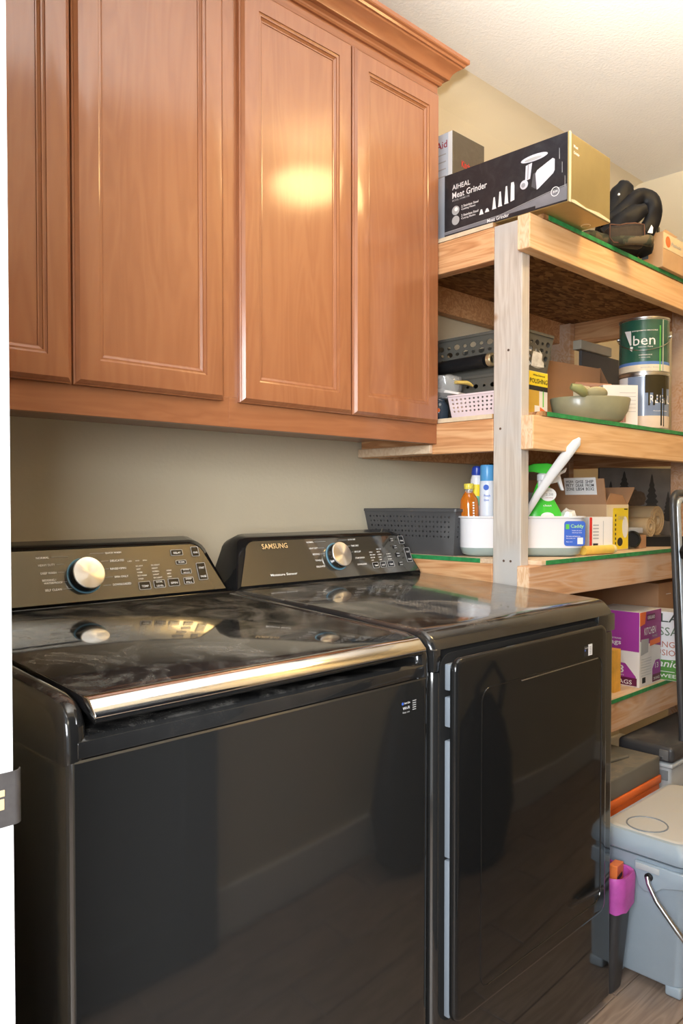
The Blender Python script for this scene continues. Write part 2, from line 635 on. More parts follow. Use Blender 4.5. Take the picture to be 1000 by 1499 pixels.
# strike plate with rolled lip
prof = [(0.252, 0.7135), (0.2775, 0.7135)] + [(0.2775 + 0.0085 * math.sin(math.radians(a)), 0.7220 - 0.0085 * math.cos(math.radians(a))) for a in range(10, 81, 14)]
back = [(x - 0.0009 if i > 1 else x, y + 0.0012) for i, (x, y) in enumerate(prof)]
b = B(); zs0, zs1 = 0.927, 0.976
outl = prof + list(reversed(back))
rings = []
ob = B()
ob.poly(outl, 'Z', zs0, zs1)
strike_metal = mat('worn_bronze_metal', (0.17, 0.155, 0.15), 0.42, metal=0.7, var=0.15, vscale=60)
ob.build('strike_plate', strike_metal, jamb, smooth=40)
b = B(); b.box((0.258, 0.7127, 0.943), (0.2685, 0.7137, 0.953), 0.0004, 1); b.box((0.258, 0.7127, 0.955), (0.2690, 0.7137, 0.961), 0.0004, 1); b.build('latch_hole', mat('latch_hole_wood', (0.50, 0.38, 0.22), 0.6), jamb)
b = B(); b.box((0.2580, 0.7155, 0.9795), (0.2735, 0.7162, 0.9803)); b.build('jamb_groove', ink_grey, jamb)
# the open door leaf, folded back against the facing wall (seen mirrored in the washer)
leaf_mat = mat('navy_door_paint', (0.018, 0.028, 0.045), 0.4, var=0.02)
b = B(); rings_rect(b, 0.33, 1.18, 0.012, 2.06, [(0, -0.012), (0, 0.028), (0.12, 0.028), (0.13, 0.021), (0.15, 0.021)])
dl = tag(b.build('door_2', leaf_mat), 'dark navy door leaf folded open against the facing wall', kind='structure')

# black duffel bag by the facing wall, mirrored in the appliances
bag = thing('duffel_bag', 'black fabric bag slumped against the facing wall', 'bag', (2.08, 0.13, 0))
b = B()
prof = [(0.10, 0.0), (0.17, 0.04), (0.185, 0.2), (0.165, 0.38), (0.12, 0.52), (0.05, 0.60), (0.03, 0.62)]
b.lathe(prof, n=28, sx=1.2, sy=0.62)
for v in b.bm.verts:
    k = noise.noise(v.co * 7) * 0.035
    v.co.x += k; v.co.y += k * 0.4
bag_cloth = mat('black_bag_cloth', (0.012, 0.012, 0.012), 0.55, var=0.2)
b.build('bag_body', bag_cloth, bag, smooth=80)
b = B(); b.tube([(-0.08, 0.02, 0.5), (-0.09, 0.04, 0.66), (0.0, 0.05, 0.74), (0.09, 0.04, 0.66), (0.08, 0.02, 0.5)], 0.012, 8)
b.build('strap', bag_cloth, bag, smooth=60)

# ceiling lamp
lamp = thing('ceiling_lamp', 'warm glowing flush dome lamp on the ceiling', 'lamp', LAMP_POS)
b = B(); b.lathe([(0.065, 0), (0.065, -0.012), (0.05, -0.022), (0.01, -0.024)], n=40); b.build('lamp_base', white_paint, lamp, smooth=40)
glow = mat('lit_opal_glass', (1, 0.85, 0.6), 0.4, var=0, emit=(1.0, 0.68, 0.28), estr=LAMP_STRENGTH)
b = B(); b.cyl((0, 0, -0.02), (0, 0, -0.15), 0.012, n=16); b.build('stem', steel, lamp, smooth=40)
b = B(); b.lathe([(0.02, -0.145), (0.10, -0.150), (0.145, -0.168)] + [(0.148 * math.cos(math.radians(a)), -0.175 - 0.075 * math.sin(math.radians(a))) for a in range(0, 90, 12)] + [(0.004, -0.25)], n=40); b.build('lamp_glass', glow, lamp, smooth=80)

# ------------------------------------------------------------------ wall cabinets
YFRAME = 1.455


def cabinet(x0, x1, doors, label, right_end):
    t = thing('wall_cabinet', label, 'cabinet', (x0, YFRAME, 1.39), 0, 'reddish brown wall cabinets over the appliances')
    W = x1 - x0
    b = B(); b.box((0.0, 0.019, 0.022), (W, YB - YFRAME - 0.001, 1.055)); b.build('carcass', cab_wood, t)
    # face frame
    xs = [0.0] + [v for d in doors for v in (d[0] - x0 + 0.012, d[1] - x0 - 0.012)] + [W]
    b = B(); b.box((0, 0, 0), (W, 0.019, 0.068), 0.001); b.build('frame_rail', cab_wood_x, t)
    b = B(); b.box((0, 0, 0.995), (W, 0.019, 1.055), 0.001); b.build('frame_rail', cab_wood_x, t)
    b = B(); b.box((0, 0, 0.068), (max(0.006, xs[1]), 0.019, 0.995)); b.build('frame_stile', cab_wood, t)
    b = B(); b.box((xs[-2], 0, 0.068), (W, 0.019, 0.995)); b.build('frame_stile', cab_wood, t)
    for d0, d1 in doors:
        b = B()
        a0, a1, z0, z1 = d0 - x0, d1 - x0, 0.057, 1.003
        rings_rect(b, a0, a1, z0, z1, [(0, -0.0005), (0, -0.010), (0.003, -0.012), (0.0035, -0.0135), (0.010, -0.0195), (0.013, -0.020), (0.050, -0.020),
                                       (0.0505, -0.0175), (0.054, -0.0165), (0.0575, -0.0168), (0.058, -0.0145), (0.063, -0.0115), (0.0655, -0.0112), (0.066, -0.0085)])
        dr = b.build('door', cab_wood, t, smooth=20)
        b = B(); b.box((a0 + 0.066, -0.0095, z0 + 0.066), (a1 - 0.066, -0.0070, z1 - 0.066)); b.build('door_panel', cab_wood, dr)
    return t


cabinet(0.305, 1.055, [(0.330, 0.678), (0.682, 1.033)], 'left reddish brown two-door wall cabinet, above the washer, partly cut by the door jamb', False)
cabinet(1.055, 1.798, [(1.078, 1.4345), (1.4395, 1.788)], 'right reddish brown two-door wall cabinet next to the lumber shelving, with a warm lamp glare', True)
# crown moulding over both cabinets with a return at the right end
prof = [(0.0, 2.424), (0.006, 2.424), (0.009, 2.428), (0.009, 2.433), (0.014, 2.438), (0.020, 2.439), (0.024, 2.441), (0.026, 2.447), (0.031, 2.457), (0.040, 2.466), (0.049, 2.471), (0.051, 2.475), (0.056, 2.476), (0.058, 2.482), (0.064, 2.484), (0.066, 2.487), (0.066, 2.497), (0.0, 2.497)]
b = B()
rings = [[(0.29, YFRAME - o, z) for o, z in prof], [(1.798 + o, YFRAME - o, z) for o, z in prof], [(1.798 + o, YB - 0.001, z) for o, z in prof]]
b.quadloop(rings)
tag(b.build('crown_moulding', cab_wood_x, smooth=25), 'stepped reddish brown crown moulding along the top of the wall cabinets', 'moulding')

# ------------------------------------------------------------------ washer and dryer
DIALS_W = (['NORMAL', 'HEAVY DUTY', 'DEEP WASH', 'BEDDING/\nWATERPROOF', 'SELF CLEAN'], ['QUICK WASH', 'DELICATES', 'RINSE+SPIN', 'SPIN ONLY', 'DOWNLOADED'])
DIALS_D = (['NORMAL', 'HEAVY DUTY', 'BEDDING', 'DELICATES', 'TIME DRY'], ['QUICK DRY', 'DELICATES', 'WOOL', 'TOWELS', 'SANITIZE'])


def console(root, kind):
    """control console in the appliance's own space: x 0..0.686, front foot at y .596, z 1.012"""
    W = 0.686
    s, c = 0.371, 0.9285
    H = 0.1350

    def out(ins, e):
        # trapezoid with round upper corners in face coordinates
        pts = []
        lo = 0.004 + ins
        hi = 0.040 + ins
        r = 0.042 - ins * 0.5
        pts += [(lo, ins * 0.6), (W - lo, ins * 0.6)]
        tr = (W - hi - r, H - ins - r)
        pts += [(tr[0] + r * math.cos(math.radians(a)) , tr[1] + r * math.sin(math.radians(a))) for a in range(10, 91, 16)]
        tl = (hi + r, H - ins - r)
        pts += [(tl[0] + r * math.cos(math.radians(a)), tl[1] + r * math.sin(math.radians(a))) for a in range(90, 171, 16)]
        return pts
    y0 = 1.485 - 0.889
    fr = Fr((0, y0, 1.012), (1, 0, 0), (0, s, c))

    def ring(ins, e):
        return [fr.p(u, v, e) for u, v in out(ins, e)]
    back = [(u, 0.716, 1.012 + v * 0.9) for u, v in out(0.004, 0)]
    backmid = [(u, max(fr.p(u, v, 0).y + 0.03, 0.68), 1.012 + v * 0.955) for u, v in out(0.0, 0)]
    b = B()
    b.quadloop([back, backmid, ring(0.0, -0.011), ring(0.002, -0.007), ring(0.012, -0.001), ring(0.0135, 0.0012), ring(0.0145, -0.001)])
    con = b.build('control_console', black_gloss, root, smooth=50)
    b = B()
    ins = 0.0150
    b.quadloop([ring(ins, -0.002), ring(ins, 0.0005)])
    b.build('control_panel', black_panel, con)
    if kind == 'washer':
        ku, kv = 0.331, 0.062
    else:
        ku, kv = 0.352, 0.067
    q = fr.n.to_track_quat('Z', 'Y')
    c0 = fr.p(ku, kv, 0.0)
    b = B(); b.lathe([(0.034, 0.0006), (0.0378, 0.0006), (0.0378, 0.003), (0.0365, 0.0036), (0.034, 0.0016)], c0, 48, q, False, False); b.build('dial_ring', ring_blue, con, smooth=40)
    b = B(); b.lathe([(0.034, 0.001), (0.0345, 0.004), (0.034, 0.006), (0.0335, 0.017), (0.0325, 0.0200)], c0, 48, q); b.build('knob_skirt', M('black_gloss') if kind == 'washer' else chrome_dark, con, smooth=40)
    b = B(); b.lathe([(0.0325, 0.0200), (0.0335, 0.0210), (0.0335, 0.0235), (0.0325, 0.0245), (0.0320, 0.0246), (0.0001, 0.0246)], c0, 64, q)
    kn = b.build('knob', knob_metal, con, smooth=40)
    # dial lettering and its lead lines
    if kind == 'washer':
        L0 = [(0.237, 0.102, 0.026, .0045, 'NORMAL'), (0.239, 0.0865, 0.034, .0045, 'HEAVY DUTY'), (0.241, 0.070, 0.032, .0045, 'DEEP WASH'), (0.242, 0.0555, 0.028, .0042, 'BEDDING /'), (0.244, 0.0495, 0.038, .0042, 'WATERPROOF'), (0.244, 0.035, 0.034, .0045, 'SELF CLEAN')]
        R0 = [(0.384, 0.1055, 0.037, .0045, 'QUICK WASH'), (0.392, 0.088, 0.032, .0045, 'DELICATES'), (0.389, 0.0705, 0.036, .0045, 'RINSE+SPIN'), (0.395, 0.0525, 0.032, .0045, 'SPIN ONLY'), (0.388, 0.036, 0.042, .0045, 'DOWNLOADED')]
        lines = [(0.268, 0.1045, 0.303), (0.276, 0.0887, 0.292), (0.276, 0.0722, 0.290), (0.284, 0.052, 0.291), (0.280, 0.037, 0.300),
                 (0.350, 0.108, 0.382), (0.372, 0.0905, 0.389), (0.376, 0.073, 0.386), (0.374, 0.055, 0.392), (0.366, 0.038, 0.385)]
    else:
        L0 = [(0.257, 0.108, 0.024, .0045, 'NORMAL'), (0.261, 0.091, 0.030, .0045, 'HEAVY DUTY'), (0.268, 0.0745, 0.024, .0045, 'BEDDING'), (0.271, 0.0575, 0.022, .0045, 'TOWELS'), (0.270, 0.0405, 0.030, .0045, 'DELICATES')]
        R0 = [(0.408, 0.110, 0.030, .0045, 'QUICK DRY'), (0.414, 0.092, 0.030, .0045, 'TIME DRY'), (0.420, 0.0745, 0.026, .0045, 'AIR FLUFF'), (0.418, 0.0565, 0.036, .0045, 'STEAM REFRESH'), (0.420, 0.038, 0.036, .0045, 'DOWNLOADED')]
        lines = [(0.284, 0.1105, 0.325), (0.294, 0.093, 0.314), (0.294, 0.0765, 0.311), (0.373, 0.112, 0.405), (0.393, 0.094, 0.411), (0.397, 0.0765, 0.417)]
    for u, v, wd, ht, s_ in L0 + R0:
        text(fr, s_, u, v, wd, ht, ink_white, con, e=0.0022)
    for u0, v, u1 in lines:
        fr.rect('lead_line', u0, v, u1, v + 0.0007, ink_grey, con, 0.0018)

    def key(u0, v0, u1, v1, txt, framed=True):
        b = B()
        o = 0.0022
        if framed:
            b.quadloop([[fr.p(u, v, 0.0014) for u, v in rrect(u0, v0, u1, v1, 0.002, 2)], [fr.p(u, v, 0.0024) for u, v in rrect(u0, v0, u1, v1, 0.002, 2)],
                        [fr.p(u, v, 0.0024) for u, v in rrect(u0 + 0.001, v0 + 0.001, u1 - 0.001, v1 - 0.001, 0.0015, 2)], [fr.p(u, v, 0.0016) for u, v in rrect(u0 + 0.001, v0 + 0.001, u1 - 0.001, v1 - 0.001, 0.0015, 2)]], False, False)
            b.build('key_outline', ink_grey, con)
        b = B()
        b.quadloop([[fr.p(u, v, 0.0004) for u, v in rrect(u0 + o, v0 + o, u1 - o, v1 - o, 0.001, 2)], [fr.p(u, v, 0.0026) for u, v in rrect(u0 + o, v0 + o, u1 - o, v1 - o, 0.001, 2)]])
        b.build('key', black_gloss, con)
        lines_ = txt.split('\n')
        n = len(lines_)
        for i, tx in enumerate(lines_):
            if tx:
                hh = (v1 - v0) / n
                text(fr, tx, u0 + (u1 - u0) * 0.2, v1 - hh * (i + 0.72), (u1 - u0) * 0.6, min(0.0045, hh * 0.42), ink_white, con, e=0.0034)

    if kind == 'washer':
        for (u0, v0, u1, v1, tx) in ((0.447, 0.022, 0.475, 0.040, 'TEMP'), (0.483, 0.023, 0.511, 0.041, 'SOIL\nLEVEL'), (0.519, 0.024, 0.547, 0.042, 'SPIN'), (0.559, 0.026, 0.585, 0.042, 'DEEP\nFILL'),
                                     (0.557, 0.050, 0.584, 0.062, 'EXTRA\nRINSE'), (0.549, 0.073, 0.576, 0.083, 'PRE SOAK'), (0.541, 0.094, 0.572, 0.108, 'DELAY'), (0.595, 0.090, 0.615, 0.113, 'POWER'), (0.600, 0.033, 0.624, 0.074, 'START\nPAUSE')):
            key(u0, v0, u1, v1, tx)
        word_rows = [(0.447, ['EX HOT', 'HOT', 'WARM', 'ECO WARM', 'COLD']), (0.484, ['EX HEAVY', 'HEAVY', 'NORMAL', 'LIGHT', 'EX LIGHT']), (0.519, ['HIGH', 'MED', 'LOW'])]
        for u, wl in word_rows:
            for i, tx in enumerate(reversed(wl)):
                text(fr, tx, u + 0.002, 0.0450 + i * 0.0072, 0.004 * len(tx) ** 0.8, 0.0030, ink_white, con, e=0.002)
        for k in range(3):
            text(fr, ('LID', 'WASH', 'SPIN')[k], 0.432 + k * 0.018, 0.086, 0.010, 0.0025, ink_white, con, e=0.002)
    else:
        for (u0, v0, u1, v1, tx, fm) in ((0.478, 0.026, 0.502, 0.043, 'TEMP', True), (0.509, 0.026, 0.532, 0.043, 'DRY', True), (0.539, 0.026, 0.566, 0.044, 'TIME', True),
                                         (0.584, 0.026, 0.604, 0.040, 'ANTI\nSTATIC', False), (0.582, 0.052, 0.604, 0.068, 'WRINKLE\nPREVENT', False), (0.580, 0.078, 0.600, 0.090, 'DAMP\nALERT', False), (0.574, 0.100, 0.592, 0.112, 'DRUM\nLIGHT', False),
                                         (0.613, 0.092, 0.635, 0.117, 'POWER', True), (0.625, 0.036, 0.648, 0.080, 'START\nPAUSE', True)):
            key(u0, v0, u1, v1, tx, fm)
        for u, wl in ((0.478, ['HIGH', 'MED HIGH', 'MEDIUM', 'LOW']), (0.509, ['VERY DRY', 'MORE', 'NORMAL', 'LESS', 'DAMP']), (0.545, ['60 MIN', '50 MIN', '40 MIN'])):
            for i, tx in enumerate(reversed(wl)):
                text(fr, tx, u, 0.0475 + i * 0.0078, 0.004 * len(tx) ** 0.8, 0.0034, ink_white, con, e=0.002)
        text(fr, 'SAMSUNG', 0.108, 0.098, 0.082, 0.0135, ink_gold, con, e=0.0024, bold=True)
        text(fr, 'Moisture Sensor', 0.114, 0.027, 0.086, 0.0062, ink_white, con, e=0.002)
    return con


chrome_dark = mat('dark_chrome', (0.35, 0.35, 0.36), 0.12, metal=1.0, var=0)
knob_metal, nt_, b_ = nmat('spun_aluminium')
b_.inputs['Base Color'].default_value = (0.75, 0.74, 0.72, 1)
b_.inputs['Metallic'].default_value = 1.0
b_.inputs['Roughness'].default_value = 0.34
setin(b_, 'Anisotropic', 0.85)
tg = nt_.nodes.new('ShaderNodeTangent'); tg.direction_type = 'RADIAL'; tg.axis = 'Y'
nt_.links.new(tg.outputs[0], b_.inputs['Tangent'])

# ---- washer; local origin at front-left foot corner (0.401, 0.889, 0)
WX = 0.401
W = 0.686
ws = thing('washing_machine', 'black top-loading washing machine with a chrome lid handle, left of the dryer', 'washing machine', (WX, 0.889, 0))
b = B()
b.quadloop([[(x, y, z) for x, y in rrect(ins, ins, W - ins, 0.70, 0.022 - ins, 8)] for z, ins in ((0.03, 0.001), (0.9065, -0.0012), (0.909, 0.001))])
b.build('body', black_ss, ws, smooth=40)
for fx in (0.06, W - 0.06):
    for fy in (0.06, 0.64):
        b = B(); b.cyl((fx, fy, 0), (fx, fy, 0.032), 0.022); b.build('foot', black_plastic, ws, smooth=40)


def side_prof(fz=0.9105, r=0.045):
    """side outline (y, z) of the top deck: rounded front shoulder, slight rise to the back"""
    return [(0.0, fz), (0.70, fz), (0.70, 1.014), (0.60, 1.014)] + [(0.05, 0.984)] + [(r - r * math.sin(math.radians(a)) + 0.001, 0.937 + r * math.cos(math.radians(a))) for a in range(10, 91, 16)]


b = B()
b.poly(side_prof(0.894), 'X', 0.0, 0.037, 0.016, 5)
b.poly(side_prof(0.894), 'X', 0.651, W, 0.016, 5)
b.poly([(0.0, 0.9105), (0.70, 0.9105), (0.70, 1.010), (0.595, 1.010), (0.59, 0.985), (0.055, 0.935), (0.016, 0.937), (0.006, 0.936), (0.0, 0.930)], 'X', 0.020, 0.666, 0.0015, 2)
b.build('top_deck', black_top, ws, smooth=40)
b = B()
lidp = [(0.004, 0.962), (0.010, 0.978), (0.05, 0.9835), (0.586, 1.0135), (0.590, 1.004), (0.05, 0.970), (0.012, 0.958)]
b.poly(lidp, 'X', 0.038, 0.650, 0.002, 2)
lid = b.build('lid', black_lid, ws, smooth=40)
b = B()
hp = [(-0.015, 0.960), (-0.0175, 0.9625), (-0.0165, 0.966), (-0.002, 0.9800), (0.003, 0.9825), (0.014, 0.9835), (0.012, 0.974), (-0.004, 0.962), (-0.010, 0.959)]
b.poly(hp, 'X', 0.034, 0.650, 0.0015, 3)
b.build('lid_handle', chrome, lid, smooth=60)
b = B(); b.poly([(-0.013, 0.9595), (-0.009, 0.957), (0.010, 0.962), (0.010, 0.957), (-0.009, 0.9525), (-0.014, 0.956)], 'X', 0.037, 0.648, 0.0008); b.build('handle_underside', black_gloss, lid, smooth=40)
b = B(); b.tube([(0.060, 0.30, 0.9985), (0.11, 0.3, 0.9985), (0.17, 0.3, 0.9985)], 0.0008, 6); b.build('lid_crease', black_gloss, lid)
console(ws, 'washer')
# hinge strip at the foot of the console
b = B(); b.box((0.01, 0.575, 1.008), (0.676, 0.60, 1.0165), 0.002); b.build('hinge_cover', black_gloss, ws, smooth=40)
fr = Fr((0, 0, 0), (1, 0, 0), (0, 0, 1))
fr.rect('sticker', 0.603, 0.851, 0.628, 0.878, ink_black, ws, 0.0008)
text(fr, 'Smart Care', 0.610, 0.8715, 0.015, 0.0035, ink_white, ws, e=0.0014)
text(fr, 'Wi-Fi', 0.606, 0.862, 0.018, 0.005, ink_white, ws, e=0.0014)
text(fr, 'Easy use', 0.606, 0.855, 0.018, 0.004, ink_grey, ws, e=0.0014)
fr.disc('sticker_dot', 0.606, 0.873, 0.0025, ink_blue, ws, 0.0014)
fr.rect('barcode_label', 0.628, 0.853, 0.645, 0.880, ink_white, ws, 0.0010)
for k in range(5):
    fr.rect('label_line', 0.632, 0.858 + k * 0.0038, 0.641, 0.8595 + k * 0.0038, ink_grey, ws, 0.0014)

# ---- dryer
DX = 1.093
dr = thing('clothes_dryer', 'black front-loading clothes dryer with a large glossy door, right of the washing machine', 'dryer', (DX, 0.889, 0))
b = B()
b.quadloop([[(x, y, z) for x, y in rrect(ins, ins, W - ins, 0.70, 0.022 - ins, 8)] for z, ins in ((0.03, 0.001), (0.905, 0.0), (0.911, 0.0015))])
b.build('body', black_ss, dr, smooth=40)
for fx in (0.06, W - 0.06):
    for fy in (0.06, 0.64):
        b = B(); b.cyl((fx, fy, 0), (fx, fy, 0.032), 0.022); b.build('foot', black_plastic, dr, smooth=40)
b = B()
tp = [(0.70, 0.950), (0.70, 1.014), (0.60, 1.0135), (0.35, 1.003), (0.08, 0.988)] + [(0.050 - 0.050 * math.sin(math.radians(a)), 0.9365 + 0.050 * math.cos(math.radians(a))) for a in range(0, 76, 12)] + [(0.001, 0.950)]
b.poly(tp, 'X', 0.0, W, 0.016, 5)
b.box((0.0, 0.0005, 0.9125), (0.021, 0.70, 0.9535), 0.003)
b.box((0.605, 0.0005, 0.9125), (W, 0.70, 0.9535), 0.003)
b.box((0.02, 0.035, 0.9125), (0.61, 0.70, 0.96))
b.build('top_deck', black_top, dr, smooth=40)
b = B(); b.box((0.020, 0.010, 0.90), (0.606, 0.036, 0.952)); b.build('door_recess', black_void, dr)  # solid black block, the shade of the recess put into its colour
b = B()
b.quadloop([[(x, y, z) for x, z in rrect(0.0165, 0.262, 0.6085, 0.944, 0.03, 6)] for y in (-0.0012, 0.001)])
b.build('door_gap_shade', black_void, dr)  # thin black board painting the shade of the gap around the door
# door: slightly ajar at its left edge
DW = 0.583
door = B()


def dring(ins, y, r):
    return [(x, y, z) for x, z in rrect(ins, ins, DW - ins, 0.672 - ins, r, 8)]


door.quadloop([dring(0.008, -0.010, 0.018), dring(0.001, -0.011, 0.024), dring(0.0, -0.014, 0.025), dring(0.0012, -0.021, 0.024), dring(0.005, -0.0248, 0.021), dring(0.010, -0.0255, 0.018)])
dq = door.build('door', black_gloss, dr, smooth=50)
dq.location = (0.026, -0.004, 0.266)
dq.rotation_euler = (0, 0, math.radians(0.9))
# inner window field with a fine proud rim, and the strip line above it
b = B()
def wring(ins, y):
    return [(x, y, z) for x, z in rrect(0.078 + ins, 0.035 + ins, DW - 0.028 - ins, 0.606 - ins, 0.028 - ins, 6)]
b.quadloop([wring(0, -0.0250), wring(0.0006, -0.0268), wring(0.0022, -0.0268), wring(0.003, -0.0250)], False, False)
b.build('window_rim', black_gloss, dq, smooth=50)
b = B(); b.box((0.215, -0.0268, 0.5985), (DW - 0.05, -0.0252, 0.6005)); b.build('trim_line', steel, dq)
b = B(); b.box((DW * 0.35, -0.030, 0.6105), (DW - 0.03, -0.0252, 0.6125)); 
b.bm.free()
# pale inner liner behind the door, showing at the open edge
b = B()
for z0, z1 in ((0.010, 0.300), (0.305, 0.520), (0.545, 0.600), (0.612, 0.660)):
    b.box((0.002, -0.0099, z0), (0.03, 0.0022, z1), 0.002)
b.build('door_liner', grey_seal, dq, smooth=40)
fr = Fr((0, -0.0256, 0), (1, 0, 0), (0, 0, 1))
fr.rect('sticker', 0.470, 0.611, 0.488, 0.634, ink_black, dq, 0.0006)
text(fr, 'Smart Care', 0.471, 0.628, 0.016, 0.0035, ink_white, dq, e=0.0014)
fr.disc('sticker_dot', 0.473, 0.6245, 0.0022, ink_blue, dq, 0.0014)
fr.rect('barcode_label', 0.488, 0.611, 0.506, 0.636, ink_white, dq, 0.0008)
for k in range(5):
    fr.rect('label_line', 0.493, 0.615 + k * 0.0036, 0.501, 0.6165 + k * 0.0036, ink_grey, dq, 0.0012)
console(dr, 'dryer')

# ------------------------------------------------------------------ lumber shelving
sh = thing('storage_shelf', 'homemade four-tier storage shelf of two-by-four lumber with green-edged boards', 'shelf', (0, 0, 0))
SX0, SX1 = 1.80, 3.02
YP0, YP1 = 1.169, 1.258
TIERS = (0.605, 1.050, 1.450, 1.972)


def lumber(name, lo, hi, m, lab=None):
    b = B(); b.box(lo, hi, 0.0025, 2)
    o = b.build(name, m, sh)
    if lab:
        o['label'] = lab
    return o


post = lumber('post', (SX0, YP0, 0), (SX0 + 0.038, YP1, 1.972), lum_post, 'grey weathered front post')
for (px_, pz) in ((1.222, 1.0 + 0.06), (1.20, 1.06), (1.21, 1.63), (1.235, 1.42)):
    b = B(); b.cyl((SX0 - 0.0008, px_, pz), (SX0 + 0.001, px_, pz), 0.0035, n=10); b.build('nail_mark', mat('nail_mark', (0.1, 0.06, 0.04), 0.7, var=0), post)
lumber('post', (2.945, YP0, 0), (2.983, YP1, 1.972), lum_grey)
lumber('post', (2.945, 1.68, 0), (2.983, 1.769, 1.96), lum_grey)
for i, zt in enumerate(TIERS):
    x0 = (1.7815, 1.7815, 1.797, 1.776)[i]
    m = (lum_grey, lum_grey, lum_x, lum_x)[i]
    fb = lumber('front_beam', (x0, 1.1305, zt - 0.09), (3.05, 1.1685, zt), m)
    b = B(); b.box((x0 - 0.0006, 1.1325, zt - 0.088), (x0 + 0.0006, 1.1665, zt - 0.002)); b.build('beam_end', endgrain, fb)
    lumber('side_beam', (SX0, YP1 + 0.001, zt - 0.09), (SX0 + 0.038, 1.766, zt), lum_y)
    lumber('back_beam', (SX0 + 0.078, 1.728, zt - 0.09), (3.05, 1.766, zt), lum_y)
    lumber('side_beam', (3.012, 1.1695, zt - 0.09), (3.05, 1.727, zt), lum_y)
    # board and its painted edges
    xs = 1.800
    b = B(); b.poly([(xs, 1.768), (xs, 1.2595), (1.8395, 1.2595), (1.8395, 1.1285), (3.05, 1.1285), (3.05, 1.768)], 'Z', zt + 0.0005, zt + 0.0125)
    bd = b.build('shelf_board', osb if i == 3 or i == 2 else osb_top, sh)
    gs = (1.86, 1.86, 1.862, 1.863)[i]
    b = B(); b.box((gs, 1.1265, zt + 0.0005), (3.05, 1.1290, zt + 0.0125), 0.0004, 1)
    b.build('green_edge', green_paint, bd)
    if i >= 2:
        b = B(); b.box((xs - 0.0012, 1.262, zt + 0.0005), (xs + 0.0005, 1.768, zt + 0.0125)); b.build('bare_edge', M('cream_print_wood'), bd)
    if i < 2:
        b = B(); b.box((xs - 0.0012, 1.30, zt + 0.0005), (xs + 0.0005, 1.768, zt + 0.0125)); b.build('green_edge', green_paint, bd)
lumber('cleat', (1.784, 1.47, 1.362), (1.7985, 1.766, 1.388), M('board_top'))
zT, zM, z3, z4 = [z + 0.0128 for z in reversed(TIERS)]

cardboard = mat('brown_cardboard', (0.42, 0.23, 0.12), 0.75, var=0.06, vscale=12)
cardboard_lt = mat('pale_cardboard', (0.56, 0.36, 0.20), 0.75, var=0.06, vscale=12)
cardboard_gy = mat('grey_cardboard', (0.33, 0.27, 0.22), 0.8, var=0.08, vscale=12)
white_card = mat('white_carton', (0.80, 0.77, 0.74), 0.5, var=0.02)


def barcode(fr, u0, v0, wd, ht, parent, m=ink_black, n=9):
    u = u0
    rnd = random.Random(int(u0 * 1e5))
    b = B()
    while u < u0 + wd:
        w_ = wd / n * rnd.choice((0.3, 0.5, 0.7))
        b.quadloop([[fr.p(u, v0, 0.0004), fr.p(u + w_, v0, 0.0004), fr.p(u + w_, v0 + ht, 0.0004), fr.p(u, v0 + ht, 0.0004)], [fr.p(u, v0, 0.0014), fr.p(u + w_, v0, 0.0014), fr.p(u + w_, v0 + ht, 0.0014), fr.p(u, v0 + ht, 0.0014)]])
        u += w_ + wd / n * 0.45
    b.build('barcode', m, parent)


# ------------------------------------------------------------------ top tier
# long product box lying across the front corner
gb = thing('meat_grinder_box', 'long black and gold meat grinder carton overhanging the top shelf corner', 'box', (1.812, 1.040, zT), math.radians(1.0))
GW, GD, GH = 0.228, 0.395, 0.178
gold = mat('gold_card', (0.40, 0.31, 0.13), 0.33, metal=0.55, var=0.12, vscale=5, bump=0.4, bscale=14)
dark_print = dusty('dusty_dark_print', (0.018, 0.019, 0.024), 0.35, (0.5, 0.5, 0.48), 0.05, scale=18, side=1.0)
b = B(); b.box((0, 0, 0), (GW, GD, GH), 0.003, 2); b.build('carton', gold, gb)
fr = Fr((0, GD, 0), (0, -1, 0), (0, 0, 1))
fr.rect('side_print', 0.002, 0.002, GD - 0.003, GH - 0.002, dark_print, gb, 0.0010)
b = B()
silver = mat('silver_print', (0.20, 0.20, 0.22), 0.4, var=0.2, vscale=12)
fr.poly('silver_band', [(0.002, 0.006), (GD - 0.004, 0.006), (GD - 0.004, 0.042), (GD - 0.06, 0.036), (0.19, 0.016), (0.002, 0.013)], silver, gb, 0.0014)
fr.rect('dark_band', 0.175, 0.0022, 0.30, 0.013, dark_print, gb, 0.0018)
fr.poly('silver_line', [(0.002, 0.013), (0.19, 0.0165), (GD - 0.06, 0.037), (GD - 0.004, 0.0435), (GD - 0.004, 0.0445), (GD - 0.06, 0.038), (0.19, 0.0175), (0.002, 0.014)], ink_grey, gb, 0.0020)
text(fr, 'AIHEAL', 0.030, 0.128, 0.062, 0.014, ink_white, gb, e=0.002)
text(fr, 'Meat Grinder', 0.030, 0.103, 0.118, 0.018, ink_white, gb, e=0.002)
text(fr, 'MODEL: HOME USE', 0.030, 0.095, 0.060, 0.005, ink_grey, gb, e=0.002)
text(fr, '2 Stainless Steel', 0.062, 0.071, 0.058, 0.0065, ink_white, gb, e=0.002)
text(fr, 'Cutting Plates', 0.062, 0.062, 0.048, 0.0065, ink_white, gb, e=0.002)
text(fr, '2 Stainless Steel', 0.062, 0.045, 0.058, 0.0065, ink_white, gb, e=0.002)
text(fr, 'Cutting Blades', 0.062, 0.036, 0.048, 0.0065, ink_white, gb, e=0.002)
text(fr, 'Meat Grinder', 0.150, 0.0055, 0.070, 0.010, ink_white, gb, e=0.0026)
fr.disc('plate_picture', 0.042, 0.068, 0.013, ink_grey, gb, 0.002)
fr.disc('plate_picture', 0.042, 0.040, 0.013, ink_grey, gb, 0.002)
